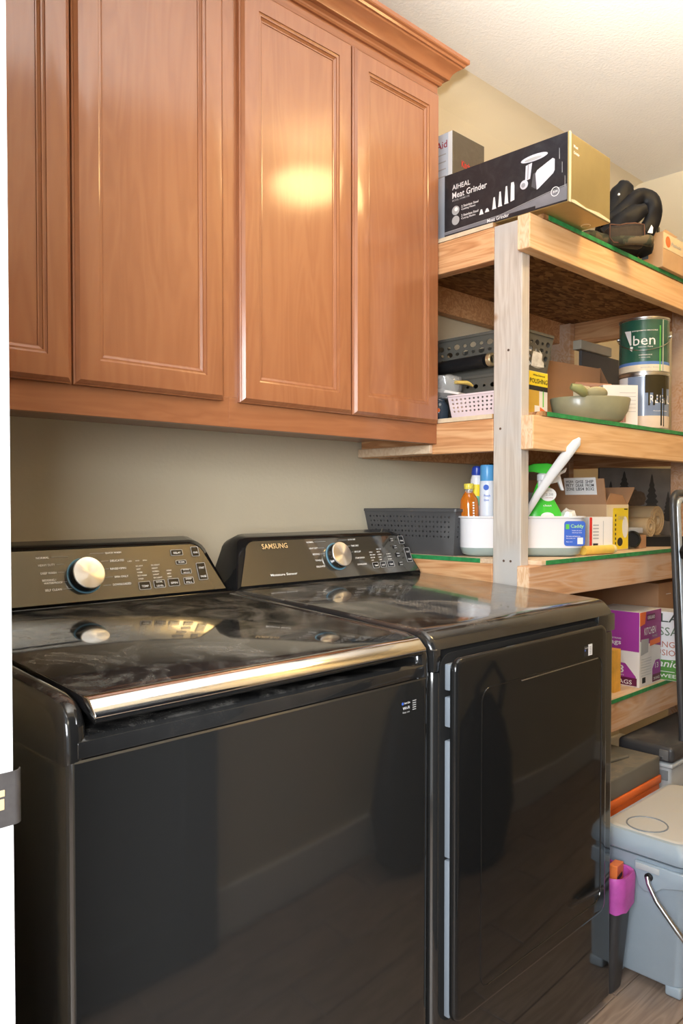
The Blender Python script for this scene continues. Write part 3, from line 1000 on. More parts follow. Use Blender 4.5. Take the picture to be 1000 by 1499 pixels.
fr.disc('plate_highlight', 0.044, 0.071, 0.006, ink_white, gb, 0.0024)
# attachments printed as a row
for k, (u, h) in enumerate(((0.130, 0.012), (0.149, 0.008), (0.172, 0.030), (0.191, 0.038), (0.211, 0.045))):
    fr.poly('attachment_picture', [(u - 0.007, 0.034 + k * 0.002), (u + 0.007, 0.034 + k * 0.002), (u + 0.0055, 0.038 + k * 0.002), (u + 0.0022, 0.036 + h + k * 0.002), (u - 0.0022, 0.036 + h + k * 0.002), (u - 0.0055, 0.038 + k * 0.002)], ink_white, gb, 0.002)
fr.poly('attachment_picture', [(0.224, 0.044), (0.236, 0.046), (0.236, 0.083), (0.234, 0.094), (0.226, 0.094), (0.225, 0.083)], ink_white, gb, 0.002)
# the printed machine
pic_l = mat('pale_picture_grey', (0.62, 0.62, 0.68), 0.4, var=0.1)
pic_m = mat('mid_picture_grey', (0.33, 0.33, 0.36), 0.4, var=0.1)
fr.poly('machine_picture', [(0.282, 0.058), (0.304, 0.052), (0.345, 0.075), (0.357, 0.088), (0.357, 0.115), (0.350, 0.124), (0.300, 0.112), (0.291, 0.100)], ink_black, gb, 0.0018)
fr.poly('machine_side', [(0.288, 0.066), (0.302, 0.056), (0.303, 0.100), (0.293, 0.098)], mat('charcoal_picture_grey', (0.09, 0.09, 0.10), 0.4, var=0), gb, 0.0020)
fr.poly('machine_front', [(0.304, 0.054), (0.310, 0.056), (0.352, 0.083), (0.356, 0.090), (0.356, 0.118), (0.350, 0.122), (0.305, 0.104), (0.300, 0.096)], pic_l, gb, 0.0022)
fr.poly('machine_neck', [(0.269, 0.086), (0.284, 0.088), (0.290, 0.128), (0.271, 0.125)], pic_l, gb, 0.0022)
fr.poly('machine_neck', [(0.2755, 0.088), (0.2785, 0.089), (0.2805, 0.127), (0.2775, 0.126)], pic_m, gb, 0.0026)
fr.disc('machine_tray', 0.296, 0.139, 0.040, pic_l, gb, 0.0024, 24, 0.0085)
fr.disc('machine_tray', 0.293, 0.137, 0.026, ink_grey, gb, 0.0028, 24, 0.004)
fr.disc('machine_mouth', 0.266, 0.077, 0.012, pic_l, gb, 0.0026)
fr.disc('machine_mouth', 0.264, 0.076, 0.006, pic_m, gb, 0.003)
b = B(); b.lathe([(0.0105, 0), (0.0122, 0), (0.0122, 0.0005), (0.0105, 0.0005)], fr.p(0.358, 0.034, 0.0022), 24, fr.n.to_track_quat('Z', 'Y'), False, False); b.build('round_seal', ink_white, gb)
text(fr, '304', 0.351, 0.031, 0.014, 0.006, ink_white, gb, e=0.0026)
# scuffs near the corner
for k in range(3):
    u = GD - 0.010 - 0.008 * k; v = 0.04 + 0.037 * k
    fr.poly('scuff', [(u, v), (u + 0.0012, v), (u + 0.0008, v + 0.026), (u, v + 0.028)], ink_grey, gb, 0.0024)
fe = Fr((0, 0, 0), (1, 0, 0), (0, 0, 1))
fe.rect('edge_tape', 0.0, 0.0, 0.010, GH, mat('pale_tape', (0.7, 0.62, 0.42), 0.3, var=0.1), gb, 0.0012)
text(fe, 'Meat', 0.022, 0.142, 0.022, 0.008, ink_white, gb)
text(fe, 'Grinder', 0.022, 0.126, 0.030, 0.008, ink_white, gb)
fe.poly('torn_edge', [(0.012, 0.002), (0.225, 0.002), (0.225, 0.008), (0.16, 0.012), (0.09, 0.006), (0.03, 0.011), (0.012, 0.008)], M('pale_tape'), gb, 0.0012)
b = B(); b.poly([(0.10, GH), (0.226, GH), (0.224, GH + 0.004), (0.19, GH + 0.014), (0.15, GH + 0.006)], 'Y', 0.02, 0.024); b.build('lifted_flap', cardboard, gb)
fu = Fr((0, GD, 0), (1, 0, 0), (0, -1, 0))
b = B(); b.lathe([(0.011, 0), (0.0135, 0), (0.0135, 0.0006), (0.011, 0.0006)], (0.195, 0.055, -0.0006), 24, None, False, False); b.build('round_seal', M('pale_tape'), gb)

# tall appliance box behind it
kb = thing('mixer_box', 'tall dark carton with a white side, between the cabinet end and the meat grinder carton', 'box', (1.889, 1.47, zT), 0)
brown_blk = dusty('dusty_brown_black_print', (0.075, 0.058, 0.038), 0.4, (0.5, 0.45, 0.36), 0.08, scale=22, side=1.0)
b = B(); b.box((0, 0, 0), (0.160, 0.24, 0.350), 0.002); b.build('carton', brown_blk, kb)
fr = Fr((0, 0.24, 0), (0, -1, 0), (0, 0, 1))
fr.rect('white_side', 0.0, 0.002, 0.236, 0.348, mat('blue_white_print', (0.62, 0.68, 0.76), 0.4, var=0.03), kb, 0.0012)
fr.rect('white_edge', 0.224, 0.002, 0.239, 0.348, ink_white, kb, 0.0016)
text(fr, 'KitchenAid', 0.085, 0.305, 0.135, 0.022, ink_darkred, kb, e=0.002)
for k in range(4):
    fr.rect('print_line', 0.10, 0.285 - k * 0.022, 0.215, 0.288 - k * 0.022, ink_grey, kb, 0.0018)
fr = Fr((0, 0, 0), (1, 0, 0), (0, 0, 1))
text(fr, 'KitchenAid', 0.042, 0.252, 0.092, 0.020, ink_red, kb, e=0.0012)
for k in range(2):
    fr.rect('print_line', 0.05, 0.232 - k * 0.016, 0.115, 0.2335 - k * 0.016, ink_grey, kb)
fr.disc('orange_picture', 0.068, 0.182, 0.030, ink_orange, kb)

# black rubber gloves heaped behind the camouflage pouch
gl = thing('rubber_gloves', 'crumpled black rubber gloves on the top shelf behind the camouflage pouch', 'gloves', (2.42, 1.185, zT + 0.004))
rubber = mat('black_rubber', (0.005, 0.0055, 0.008), 0.5, var=0.2, vscale=30, spec=0.25)


def blob(b, pts, rad, n=14, flat=0.55, nrm=(0.7, -0.7, 0), seed=0):
    """a soft flattened tube through pts"""
    N = Vector(nrm).normalized()
    pts = [Vector(p) for p in pts]
    # resample along a smooth curve
    P, R2 = [], []
    for i in range(len(pts) - 1):
        p0, p1, p2, p3 = pts[max(i - 1, 0)], pts[i], pts[i + 1], pts[min(i + 2, len(pts) - 1)]
        for j in range(5):
            t = j / 5
            P.append(0.5 * ((2 * p1) + (p2 - p0) * t + (2 * p0 - 5 * p1 + 4 * p2 - p3) * t * t + (3 * p1 - p0 - 3 * p2 + p3) * t ** 3))
            R2.append(rad[i] + (rad[i + 1] - rad[i]) * (t * t * (3 - 2 * t)))
    P.append(pts[-1])
    R2.append(rad[-1])
    pts, rad = P, R2
    rings = []
    for i, p in enumerate(pts):
        d = (pts[min(i + 1, len(pts) - 1)] - pts[max(i - 1, 0)]).normalized()
        s = d.cross(N).normalized()
        nn = s.cross(d).normalized()
        ring = []
        for k in range(n):
            a = 2 * PI * k / n
            q = p + (s * math.cos(a) + nn * math.sin(a) * flat) * rad[i]
            q += nn * noise.noise(q * 28 + Vector((seed, 0, 0))) * 0.008
            ring.append(q)
        rings.append(ring)
    b.quadloop(rings)


def gpt(u, v, d=0.0):
    """gloves' own plane: u to the right along (.72,-.70), v up, d depth"""
    return (u * 0.718 + d * 0.696, -u * 0.696 + d * 0.718, v)


GN = (0.7, 0.72, 0)
b = B(); blob(b, [gpt(-0.055, 0.02), gpt(-0.06, 0.09), gpt(-0.035, 0.16), gpt(-0.012, 0.215), gpt(0.0, 0.248), gpt(0.006, 0.262)], [0.03, 0.042, 0.046, 0.041, 0.026, 0.006], nrm=GN, seed=1); b.build('glove', rubber, gl, smooth=80)
b = B(); blob(b, [gpt(-0.01, 0.01, -0.03), gpt(0.04, 0.07, -0.03), gpt(0.075, 0.13, -0.03), gpt(0.072, 0.185, -0.03), gpt(0.035, 0.20, -0.03), gpt(-0.01, 0.165, -0.035), gpt(-0.055, 0.13, -0.035), gpt(-0.095, 0.115, -0.03)], [0.03, 0.028, 0.027, 0.028, 0.027, 0.024, 0.022, 0.015], nrm=GN, seed=2); b.build('glove', rubber, gl, smooth=80)
b = B(); blob(b, [gpt(0.04, 0.15, -0.06), gpt(0.0, 0.13, -0.065), gpt(-0.04, 0.10, -0.06), gpt(-0.09, 0.075, -0.05)], [0.018, 0.030, 0.034, 0.02], nrm=GN, seed=3); b.build('cuff', rubber, gl, smooth=80)
b = B(); blob(b, [gpt(-0.09, 0.03, -0.04), gpt(-0.03, 0.05, -0.05), gpt(0.03, 0.04, -0.05), gpt(0.05, 0.01, -0.04)], [0.03, 0.045, 0.042, 0.02], nrm=GN, seed=4); b.build('cuff', rubber, gl, smooth=80)
b = B(); b.cyl(gpt(-0.035, 0.205, -0.030), gpt(-0.035, 0.205, -0.036), 0.0035, n=10); b.build('snap', ink_white, gl)
b = B(); b.quadloop([[gpt(u, v, d) for u, v in ((0.040, 0.070), (0.056, 0.068), (0.057, 0.086), (0.052, 0.094))] for d in (-0.078, -0.076)]); b.build('tag', ink_white, gl)

# camouflage strap and dark pouch
camo = thing('camouflage_pouch', 'dark brown pouch with an olive camouflage strap at the front of the top shelf', 'pouch', (2.245, 1.10, zT), math.radians(-32))
pouch_m = mat('dark_pouch_cloth', (0.030, 0.020, 0.015), 0.7, var=0.3, vscale=60, bump=0.4)
camo_m, nt, bb = nmat('camouflage_cloth')
tc = nt.nodes.new('ShaderNodeTexCoord'); v = nt.nodes.new('ShaderNodeTexNoise'); v.inputs['Scale'].default_value = 32
r = nt.nodes.new('ShaderNodeValToRGB'); r.color_ramp.interpolation = 'CONSTANT'
r.color_ramp.elements[0].color = (0.025, 0.025, 0.012, 1); r.color_ramp.elements[1].position = 0.56; r.color_ramp.elements[1].color = (0.11, 0.08, 0.04, 1)
k_ = r.color_ramp.elements.new(0.46); k_.color = (0.05, 0.05, 0.025, 1)
nt.links.new(tc.outputs['Object'], v.inputs['Vector']); nt.links.new(v.outputs['Fac'], r.inputs['Fac']); nt.links.new(r.outputs['Color'], bb.inputs['Base Color'])
bb.inputs['Roughness'].default_value = 0.85
b = B(); b.box((-0.055, 0, 0.0), (0.065, 0.035, 0.066), 0.013, 4)
for v_ in b.bm.verts:
    v_.co.z += noise.noise(v_.co * 25) * 0.006 + (0.008 * (v_.co.x / 0.06) if v_.co.z > 0.03 else 0)
    v_.co.z = max(0.0, v_.co.z)
b.build('pouch', pouch_m, camo, smooth=60)
b = B(); b.tube([(-0.052, -0.002, 0.058), (-0.02, -0.003, 0.058), (0.0, -0.003, 0.064), (0.03, -0.003, 0.068), (0.060, -0.002, 0.066), (0.064, -0.001, 0.02), (0.05, -0.002, 0.008), (-0.04, -0.002, 0.006), (-0.053, -0.002, 0.02), (-0.052, -0.002, 0.058)], 0.0018, 6)
b.build('piping', mat('brown_piping', (0.16, 0.07, 0.04), 0.6), camo, smooth=60)
b = B(); blob(b, [(-0.16, 0.06, 0.012), (-0.10, 0.03, 0.030), (-0.06, 0.02, 0.020), (0.03, -0.012, 0.012), (0.07, -0.008, 0.016), (0.095, 0.01, 0.012)], [0.010, 0.020, 0.018, 0.013, 0.018, 0.008], nrm=(0, 1, 0), flat=0.8, seed=6)
for v_ in b.bm.verts:
    v_.co.z = max(v_.co.z, 0.001)
b.build('strap', camo_m, camo, smooth=70)

# small carton with an orange dot at the right
ob_ = thing('orange_dot_carton', 'small pale carton with an orange dot at the right end of the top shelf', 'box', (2.53, 1.112, zT), 0)
b = B(); b.box((0, 0.0, 0), (0.22, 0.10, 0.114), 0.0015); b.build('carton', cardboard_lt, ob_)
fr = Fr((0, 0, 0), (1, 0, 0), (0, 0, 1))
fr.rect('face_print', 0.003, 0.062, 0.218, 0.112, mat('cream_print', (0.78, 0.62, 0.40), 0.5), ob_)
fr.disc('orange_dot', 0.037, 0.087, 0.018, ink_orange, ob_, 0.0014)
text(fr, 'Paslode', 0.062, 0.080, 0.075, 0.012, ink_grey, ob_, e=0.0016, slant=0.3)
fl = Fr((0, 0.1, 0), (0, -1, 0), (0, 0, 1))
fl.rect('blue_mark', 0.03, 0.035, 0.052, 0.055, mat('slate_blue_print', (0.08, 0.14, 0.25), 0.5), ob_)
b = B(); b.poly([(-0.0, 0.113), (0.09, 0.113), (0.115, 0.120), (0.02, 0.124)], 'Y', 0.0, 0.004); b.build('flap', cardboard_lt, ob_)
b = B(); b.cyl((0.030, 0.03, 0.113), (0.030, 0.03, 0.140), 0.005, n=12); b.build('plug', black_plastic, ob_)


# ------------------------------------------------------------------ middle tier
def perf_basket(name, label, cat, loc, rz, top, bot, h, m, nu, nv, hole=0.30, rim=0.008, zr=(0.18, 0.85), group=None, nholes_short=None):
    """open basket with real holes in the walls; top/bot = (length x, depth y)"""
    t = thing(name, label, cat, loc, rz, group)
    b = B()
    bm = b.bm
    def P(u, v, side):
        w0 = bot[0] + (top[0] - bot[0]) * v
        d0 = bot[1] + (top[1] - bot[1]) * v
        c = [(-w0 / 2, -d0 / 2), (w0 / 2, -d0 / 2), (w0 / 2, d0 / 2), (-w0 / 2, d0 / 2)]
        a, e = c[side], c[(side + 1) % 4]
        return Vector((a[0] + (e[0] - a[0]) * u, a[1] + (e[1] - a[1]) * u, v * h))
    for side in range(4):
        L = top[side % 2]
        n = nu if side % 2 == 0 else max(2, int(round(nu * top[1] / top[0])))
        for v0, v1 in ((0, zr[0]), (zr[1], 1.0)):
            q = [bm.verts.new(P(a, c, side)) for a, c in ((0, v0), (1, v0), (1, v1), (0, v1))]
            bm.faces.new(q)
        for u0, u1 in ((0, 0.04), (0.96, 1)):
            q = [bm.verts.new(P(a, c, side)) for a, c in ((u0, zr[0]), (u1, zr[0]), (u1, zr[1]), (u0, zr[1]))]
            bm.faces.new(q)
        for i in range(n):
            for j in range(nv):
                u0, u1 = 0.04 + 0.92 * i / n, 0.04 + 0.92 * (i + 1) / n
                v0, v1 = zr[0] + (zr[1] - zr[0]) * j / nv, zr[0] + (zr[1] - zr[0]) * (j + 1) / nv
                cu, cv = (u0 + u1) / 2, (v0 + v1) / 2
                hs = hole * (1.0 if (i + j) % 2 == 0 else 0.62) if hole > 0 else -hole
                outer = [(u0, v0), (cu, v0), (u1, v0), (u1, cv), (u1, v1), (cu, v1), (u0, v1), (u0, cv)]
                ov = [bm.verts.new(P(a, c, side)) for a, c in outer]
                iv = []
                for k in range(8):
                    ang = math.radians(-135 + 45 * k)
                    iv.append(bm.verts.new(P(cu + hs * (u1 - u0) * math.cos(ang), cv + hs * (v1 - v0) * math.sin(ang), side)))
                for k in range(8):
                    bm.faces.new((ov[k], ov[(k + 1) % 8], iv[(k + 1) % 8], iv[k]))
    q = [bm.verts.new(P(0, 0, s)) for s in range(4)]
    bm.faces.new(q)
    bmesh.ops.remove_doubles(bm, verts=bm.verts[:], dist=1e-5)
    o = b.build('basket_wall', m, t)
    sm = o.modifiers.new('thick', 'SOLIDIFY')
    sm.thickness = 0.0022
    sm.offset = 0
    b = B()
    r_ = []
    for ins, z in ((0.0, h - rim), (-0.004, h - rim), (-0.004, h), (0.0, h)):
        r_.append([(x, y, z) for x, y in rrect(-top[0] / 2 + ins, -top[1] / 2 + ins, top[0] / 2 - ins, top[1] / 2 - ins, 0.01, 4)])
    b.quadloop(r_ + [r_[0]], False, False)
    b.build('rim', m, t, smooth=40)
    return t


grey_pl = mat('grey_basket_plastic', (0.10, 0.095, 0.08), 0.4, var=0.05)
grey_dk = mat('charcoal_basket_plastic', (0.075, 0.075, 0.078), 0.38, var=0.05)
pink_pl = mat('pink_white_plastic', (0.78, 0.66, 0.68), 0.4, var=0.02)

perf_basket('perforated_basket', 'lower grey perforated basket on the middle shelf, behind the small pale pink basket', 'basket', (2.02, 1.44, zM), 0, (0.19, 0.30), (0.165, 0.27), 0.135, grey_pl, 6, 4, group='grey perforated baskets stacked on the middle shelf')
perf_basket('perforated_basket', 'upper grey perforated basket stacked on the other, reaching right of the post', 'basket', (2.03, 1.44, zM + 0.136), 0, (0.20, 0.34), (0.175, 0.30), 0.125, grey_pl, 6, 4, hole=0.40, group='grey perforated baskets stacked on the middle shelf')
foil = mat('crumpled_foil', (0.88, 0.87, 0.85), 0.3, metal=0.3, var=0.2, vscale=60, bump=1.0, bscale=60)
b = B(); b.lathe([(0.02, 0), (0.06, 0.02), (0.065, 0.06), (0.04, 0.10), (0.01, 0.11)], (0, 0, 0), 18)
for v_ in b.bm.verts:
    v_.co += v_.co.normalized() * noise.noise(v_.co * 40) * 0.02
tag(b.build('foil_bundle', foil, loc=(2.062, 1.338, zM + 0.142)), 'crumpled shiny foil inside the upper grey basket, right of the post', 'foil')

perf_basket('small_pink_basket', 'small pale pink basket with square holes at the left edge of the middle shelf', 'basket', (1.885, 1.355, zM), math.radians(2), (0.115, 0.165), (0.095, 0.145), 0.068, pink_pl, 7, 4, hole=-0.27, rim=0.005, zr=(0.22, 0.88))
# black tube with a brass ferrule
tb = thing('black_tube', 'black tube with a pale brass end ring lying on the lower grey basket', 'tube', (0, 0, 0))
p0, p1 = Vector((1.912, 1.352, 1.636)), Vector((1.914, 1.570, 1.633))
b = B(); b.cyl(p0 + (p1 - p0) * 0.05, p1, 0.020, 0.020, 20); b.build('tube', black_plastic, tb, smooth=40)
qd = (p0 - p1).to_track_quat('Z', 'Y')
b = B(); b.lathe([(0.0200, 0), (0.0200, 0.012), (0.0185, 0.014), (0.0125, 0.014), (0.0125, 0.002), (0.001, 0.002)], p0, 24, qd, False, True); b.build('ferrule', mat('brass_ring', (0.62, 0.5, 0.3), 0.3, metal=0.8, var=0), tb, smooth=40)
b = B(); b.cyl(p0 + (p0 - p1) * -0.01, p0 + (p0 - p1).normalized() * 0.0045, 0.0118, n=20); b.build('bore', black_void, tb)

# clear bag with white and yellow contents
clear = mat('clear_plastic', (0.88, 0.88, 0.86), 0.12, var=0, trans=0.75, bump=0.6, bscale=50)
cb = thing('clear_plastic_bag', 'clear plastic bag of yellow and white bits leaning behind the small pale pink basket', 'bag', (1.865, 1.478, zM))
b = B(); b.lathe([(0.01, 0.066), (0.040, 0.070), (0.048, 0.100), (0.046, 0.128), (0.030, 0.134), (0.002, 0.134)], (0, 0, 0), 20, sy=1.1)
for v_ in b.bm.verts:
    v_.co.x += noise.noise(v_.co * 35) * 0.008; v_.co.z += noise.noise(v_.co * 30 + Vector((3, 0, 0))) * 0.008
b.build('bag', clear, cb, smooth=70)
b = B(); blob(b, [(-0.02, -0.055, 0.108), (0.01, -0.068, 0.108), (0.03, -0.080, 0.104)], [0.012, 0.016, 0.008], nrm=(0, 0, 1), flat=0.5); b.build('yellow_item', mat('dull_yellow', (0.62, 0.45, 0.12), 0.5), cb, smooth=60)
b = B(); b.poly([(-0.05, 0.095), (0.075, 0.0695), (0.082, 0.074), (-0.03, 0.103)], 'X', -0.035, 0.0, 0.001, mtx=Matrix.Scale(-1, 4, (0, 1, 0)))
b.build('white_sheet', white_card, cb)
jar = thing('dark_blue_jar', 'small dark blue jar with an orange mark beside the pale pink basket', 'jar', (1.845, 1.485, zM))
b = B(); b.lathe([(0.026, 0), (0.030, 0.004), (0.030, 0.040), (0.026, 0.052), (0.020, 0.056), (0.020, 0.063), (0.018, 0.065)], n=24); b.build('jar_body', mat('dark_blue_glass', (0.035, 0.05, 0.07), 0.1, var=0.2, coat=0.5), jar, smooth=50)
fr = Fr((-0.028, -0.012, 0), (0.3, -1, 0), (0, 0, 1)); fr.disc('orange_mark', 0.008, 0.028, 0.006, ink_orange, jar, 0.003)

# yellow carton behind the post
yb = thing('yellow_carton', 'yellow and white small carton just right of the post on the middle shelf', 'box', (1.955, 1.264, zM))
b = B(); b.box((0, 0, 0), (0.132, 0.05, 0.142), 0.001); b.build('carton', white_card, yb)
fr = Fr((0, 0, 0), (1, 0, 0), (0, 0, 1))
fr.rect('yellow_top', 0.001, 0.100, 0.131, 0.141, ink_yellow, yb)
text(fr, 'POLISHING', 0.034, 0.107, 0.094, 0.014, ink_black, yb, e=0.0016)
text(fr, 'White Diamond', 0.050, 0.128, 0.065, 0.006, ink_black, yb, e=0.0016)
fr.rect('black_band', 0.001, 0.086, 0.131, 0.100, ink_black, yb)
fr.rect('yellow_side', 0.001, 0.001, 0.085, 0.086, mat('mustard_print', (0.62, 0.40, 0.06), 0.5), yb)
fr.rect('white_box', 0.060, 0.022, 0.088, 0.042, ink_white, yb, 0.0014)
fr.rect('green_stroke', 0.105, 0.040, 0.110, 0.092, ink_green, yb)
fr.poly('orange_corner', [(0.086, 0.001), (0.131, 0.001), (0.131, 0.025), (0.086, 0.040)], ink_orange, yb, 0.0012)

# open cardboard box with a flap
ob2 = thing('open_cardboard_box', 'brown cardboard box with a raised flap at the back of the middle shelf', 'box', (2.33, 1.42, zM), math.radians(-8))
b = B()
for lo, hi in (((0, 0, 0), (0.30, 0.004, 0.235)), ((0, 0.276, 0), (0.30, 0.28, 0.235)), ((0, 0.004, 0), (0.004, 0.276, 0.235)), ((0.296, 0.004, 0), (0.30, 0.276, 0.235)), ((0.004, 0.004, 0), (0.296, 0.276, 0.004))):
    b.box(lo, hi)
b.build('carton', cardboard, ob2)
b = B(); b.poly([(0.30, 0.235), (0.36, 0.17), (0.362, 0.172), (0.302, 0.238)], 'Y', 0.0, 0.27); b.build('flap', cardboard, ob2)
b = B(); b.poly([(0.0, 0.235), (-0.05, 0.275), (-0.048, 0.278), (0.003, 0.238)], 'Y', 0.0, 0.27); b.build('flap', cardboard_gy, ob2)

# sage green frying pan
pan = thing('frying_pan', 'sage green oval pan with a knobbed grip at the front of the middle shelf', 'pan', (2.235, 1.205, zM), math.radians(-44))
sage = mat('sage_enamel', (0.27, 0.26, 0.16), 0.35, var=0.1, vscale=20, coat=0.3)
b = B(); b.lathe([(0.001, 0.0), (0.085, 0.0), (0.100, 0.010), (0.116, 0.038), (0.123, 0.072), (0.121, 0.076), (0.118, 0.072), (0.110, 0.038), (0.095, 0.012), (0.001, 0.006)], n=44, sy=0.60); b.build('bowl', sage, pan, smooth=60)
b = B(); b.tube([(-0.035, -0.055, 0.080), (-0.045, -0.075, 0.086), (-0.060, -0.085, 0.094), (-0.085, -0.088, 0.101)], [0.011, 0.014, 0.015, 0.009], 14); b.build('grip', mat('olive_grip', (0.28, 0.30, 0.13), 0.35), pan, smooth=60)
b = B(); b.lathe([(0.002, -0.005), (0.045, -0.005), (0.055, 0.004), (0.053, 0.008), (0.002, 0.003)], (0.010, -0.005, 0.082), 28, Quaternion((1, 0, 0), -0.5), sx=0.75, sy=0.75); b.build('lid_disc', mat('pale_olive_plastic', (0.66, 0.56, 0.30), 0.35), pan, smooth=60)
b = B(); b.box((0.065, -0.02, 0.07), (0.105, 0.02, 0.105), 0.002, mtx=Matrix.Rotation(0.0, 4, 'Z')); tag(b.build('cream_block', mat('cream_block', (0.80, 0.72, 0.50), 0.5), loc=(2.27, 1.30, zM + 0.03)), 'small cream block lying in the sage pan', 'block')
b = B(); b.tube([(2.495, 1.40, 1.629), (2.505, 1.34, 1.622), (2.505, 1.275, 1.613)], [0.011, 0.009, 0.007], 10); 
tag(b.build('wooden_stick', mat('pink_wood', (0.62, 0.33, 0.2), 0.6), smooth=60), 'pinkish wooden stick lying across the white carton by the paint cans', 'stick')

wc = thing('white_carton', 'white printed carton behind the sage pan, left of the lower paint can', 'box', (2.335, 1.215, zM), math.radians(-40))
b = B(); b.box((0, 0, 0), (0.115, 0.07, 0.130), 0.001); b.build('carton', white_card, wc)
fr = Fr((0, 0, 0), (1, 0, 0), (0, 0, 1))
for k in range(6):
    fr.rect('print_line', 0.055, 0.105 - k * 0.012, 0.108, 0.1062 - k * 0.012, ink_grey, wc)
barcode(fr, 0.045, 0.012, 0.03, 0.028, wc, m=mat('faded_red_print', (0.55, 0.25, 0.2), 0.5, var=0))


def paint_can(z, label, kind, rot=0.0):
    cx, cy = 2.645, 1.225
    t = thing('paint_can', label, 'paint can', (cx, cy, z), 0, 'two stacked paint cans at the right of the middle shelf')
    R_ = 0.0825
    b = B(); b.lathe([(0.078, 0.0), (0.0825, 0.0), (0.0825, 0.004), (0.0808, 0.006), (0.0808, 0.183), (0.0835, 0.185), (0.0835, 0.190), (0.078, 0.190), (0.076, 0.186), (0.001, 0.186)], n=48)
    b.build('can', M('brushed_steel'), t, smooth=40)
    # face direction towards the doorway
    A0 = math.atan2(-cy + 0.0, -cx) + rot

    def cylmap(rad):
        return lambda u, v: (rad * math.cos(A0 + u / rad), rad * math.sin(A0 + u / rad), v)

    def wrap(name, u0, u1, v0, v1, m, rad, top=None):
        b = B()
        n = max(3, int((u1 - u0) / 0.006))
        f0, f1 = cylmap(rad), cylmap(rad - 0.0006)
        lo, hi, lo1, hi1 = [], [], [], []
        for i in range(n + 1):
            u = u0 + (u1 - u0) * i / n
            vt = v1 if top is None else top(i / n)
            lo.append(f0(u, v0)); hi.append(f0(u, vt)); lo1.append(f1(u, v0)); hi1.append(f1(u, vt))
        b.quadloop([lo, hi, hi1, lo1, lo], False, False, closed=False)
        return b.build(name, m, t, smooth=60)
    full = PI * 0.0815
    if kind == 'green':
        wrap('label', -full, full, 0.008, 0.181, mat('dark_green_label', (0.025, 0.105, 0.07), 0.25, var=0.15, vscale=25, coat=0.5), 0.0815)
        wrap('cream_band', -full, full, 0.008, 0.030, mat('cream_label', (0.78, 0.70, 0.55), 0.4), 0.0818)
        wrap('blue_stripe', -full, full, 0.030, 0.040, mat('bright_blue_label', (0.10, 0.22, 0.55), 0.4), 0.0818)
        text(None, 'ben', -0.036, 0.095, 0.072, 0.034, ink_white, t, mapf=cylmap(0.0822), bold=False)
        text(None, 'BENJAMIN MOORE', -0.040, 0.141, 0.085, 0.005, ink_white, t, mapf=cylmap(0.0822))
        text(None, 'Interior Paint', -0.018, 0.087, 0.046, 0.005, ink_white, t, mapf=cylmap(0.0822), bold=False)
        text(None, 'WATERBORNE', -0.018, 0.060, 0.044, 0.004, ink_white, t, mapf=cylmap(0.0822), bold=False)
        text(None, '1 GALLON', -0.015, 0.052, 0.034, 0.003, ink_white, t, mapf=cylmap(0.0822), bold=False)
        text(None, 'EGGSHELL  BASE 1', -0.01, 0.018, 0.060, 0.004, ink_grey, t, mapf=cylmap(0.0822))
        f = cylmap(0.0836)
        b = B(); b.quadloop([[f(u, v) for u, v in ((-0.070, 0.148), (-0.044, 0.146), (-0.042, 0.098), (-0.047, 0.097))]] * 1, False, True); b.build('brush_mark', ink_white, t)
        b = B(); b.quadloop([[f(u, v) for u, v in ((-0.046, 0.094), (-0.036, 0.091), (-0.040, 0.076), (-0.048, 0.082))]] * 1, False, True); b.build('brush_mark', ink_white, t)
        # wire bail hanging forward
        pts = []
        for i in range(17):
            a = -1.45 + 2.9 * i / 16
            pts.append((0.0875 * math.cos(A0 + a), 0.0875 * math.sin(A0 + a), 0.134 - 0.058 * math.cos(a) + 0.0))
        b = B(); b.tube(pts, 0.0014, 6); b.build('wire_handle', steel, t, smooth=60)
        for s_ in (-1.45, 1.45):
            b = B(); b.cyl((0.080 * math.cos(A0 + s_), 0.080 * math.sin(A0 + s_), 0.130), (0.089 * math.cos(A0 + s_), 0.089 * math.sin(A0 + s_), 0.130), 0.006, n=14, bev=0.001); b.build('handle_boss', steel, t, smooth=50)
        wrap('drip', 0.052, 0.056, 0.008, 0.16, ink_green, 0.0823)
        wrap('drip', 0.064, 0.069, 0.008, 0.181, mat('pale_drip', (0.45, 0.50, 0.40), 0.3), 0.0823)
    else:
        wrap('label', -full, full, 0.008, 0.181, mat('slate_blue_label', (0.20, 0.27, 0.42), 0.25, var=0.05, coat=0.4), 0.0815)
        wrap('cream_band', -full, full, 0.008, 0.048, mat('cream_base_label', (0.74, 0.62, 0.50), 0.4), 0.0818)
        wrap('white_panel', -0.105, -0.055, 0.008, 0.181, ink_white, 0.0819)
        f = cylmap(0.0836)
        b = B(); b.quadloop([[f(-0.050 + 0.016 * math.cos(2 * PI * i / 20), 0.130 + 0.016 * math.sin(2 * PI * i / 20)) for i in range(20)]], False, True); b.build('black_dot', ink_black, t)
        text(None, 'REGAL', 0.018, 0.090, 0.090, 0.028, ink_white, t, mapf=cylmap(0.0822))
        text(None, 'Acrylic latex', 0.03, 0.062, 0.06, 0.004, ink_white, t, mapf=cylmap(0.0822))
        dk = mat('dark_olive_paint_drip', (0.035, 0.028, 0.012), 0.2, var=0)
        prng = random.Random(5)
        for u, wd, lo in ((0.004, .03, .125), (0.014, .006, .082), (0.030, .012, .10), (0.030, .007, .083), (0.042, .020, .118), (0.047, .008, .092), (0.058, .006, .015), (0.068, .014, .108), (0.076, .010, .086), (0.070, .004, .012), (0.024, .05, .15), (0.055, .05, .14)):
            wrap('paint_drip', u, u + wd, lo, 0.184, dk, 0.0829 + prng.random() * 0.0004)
    return t


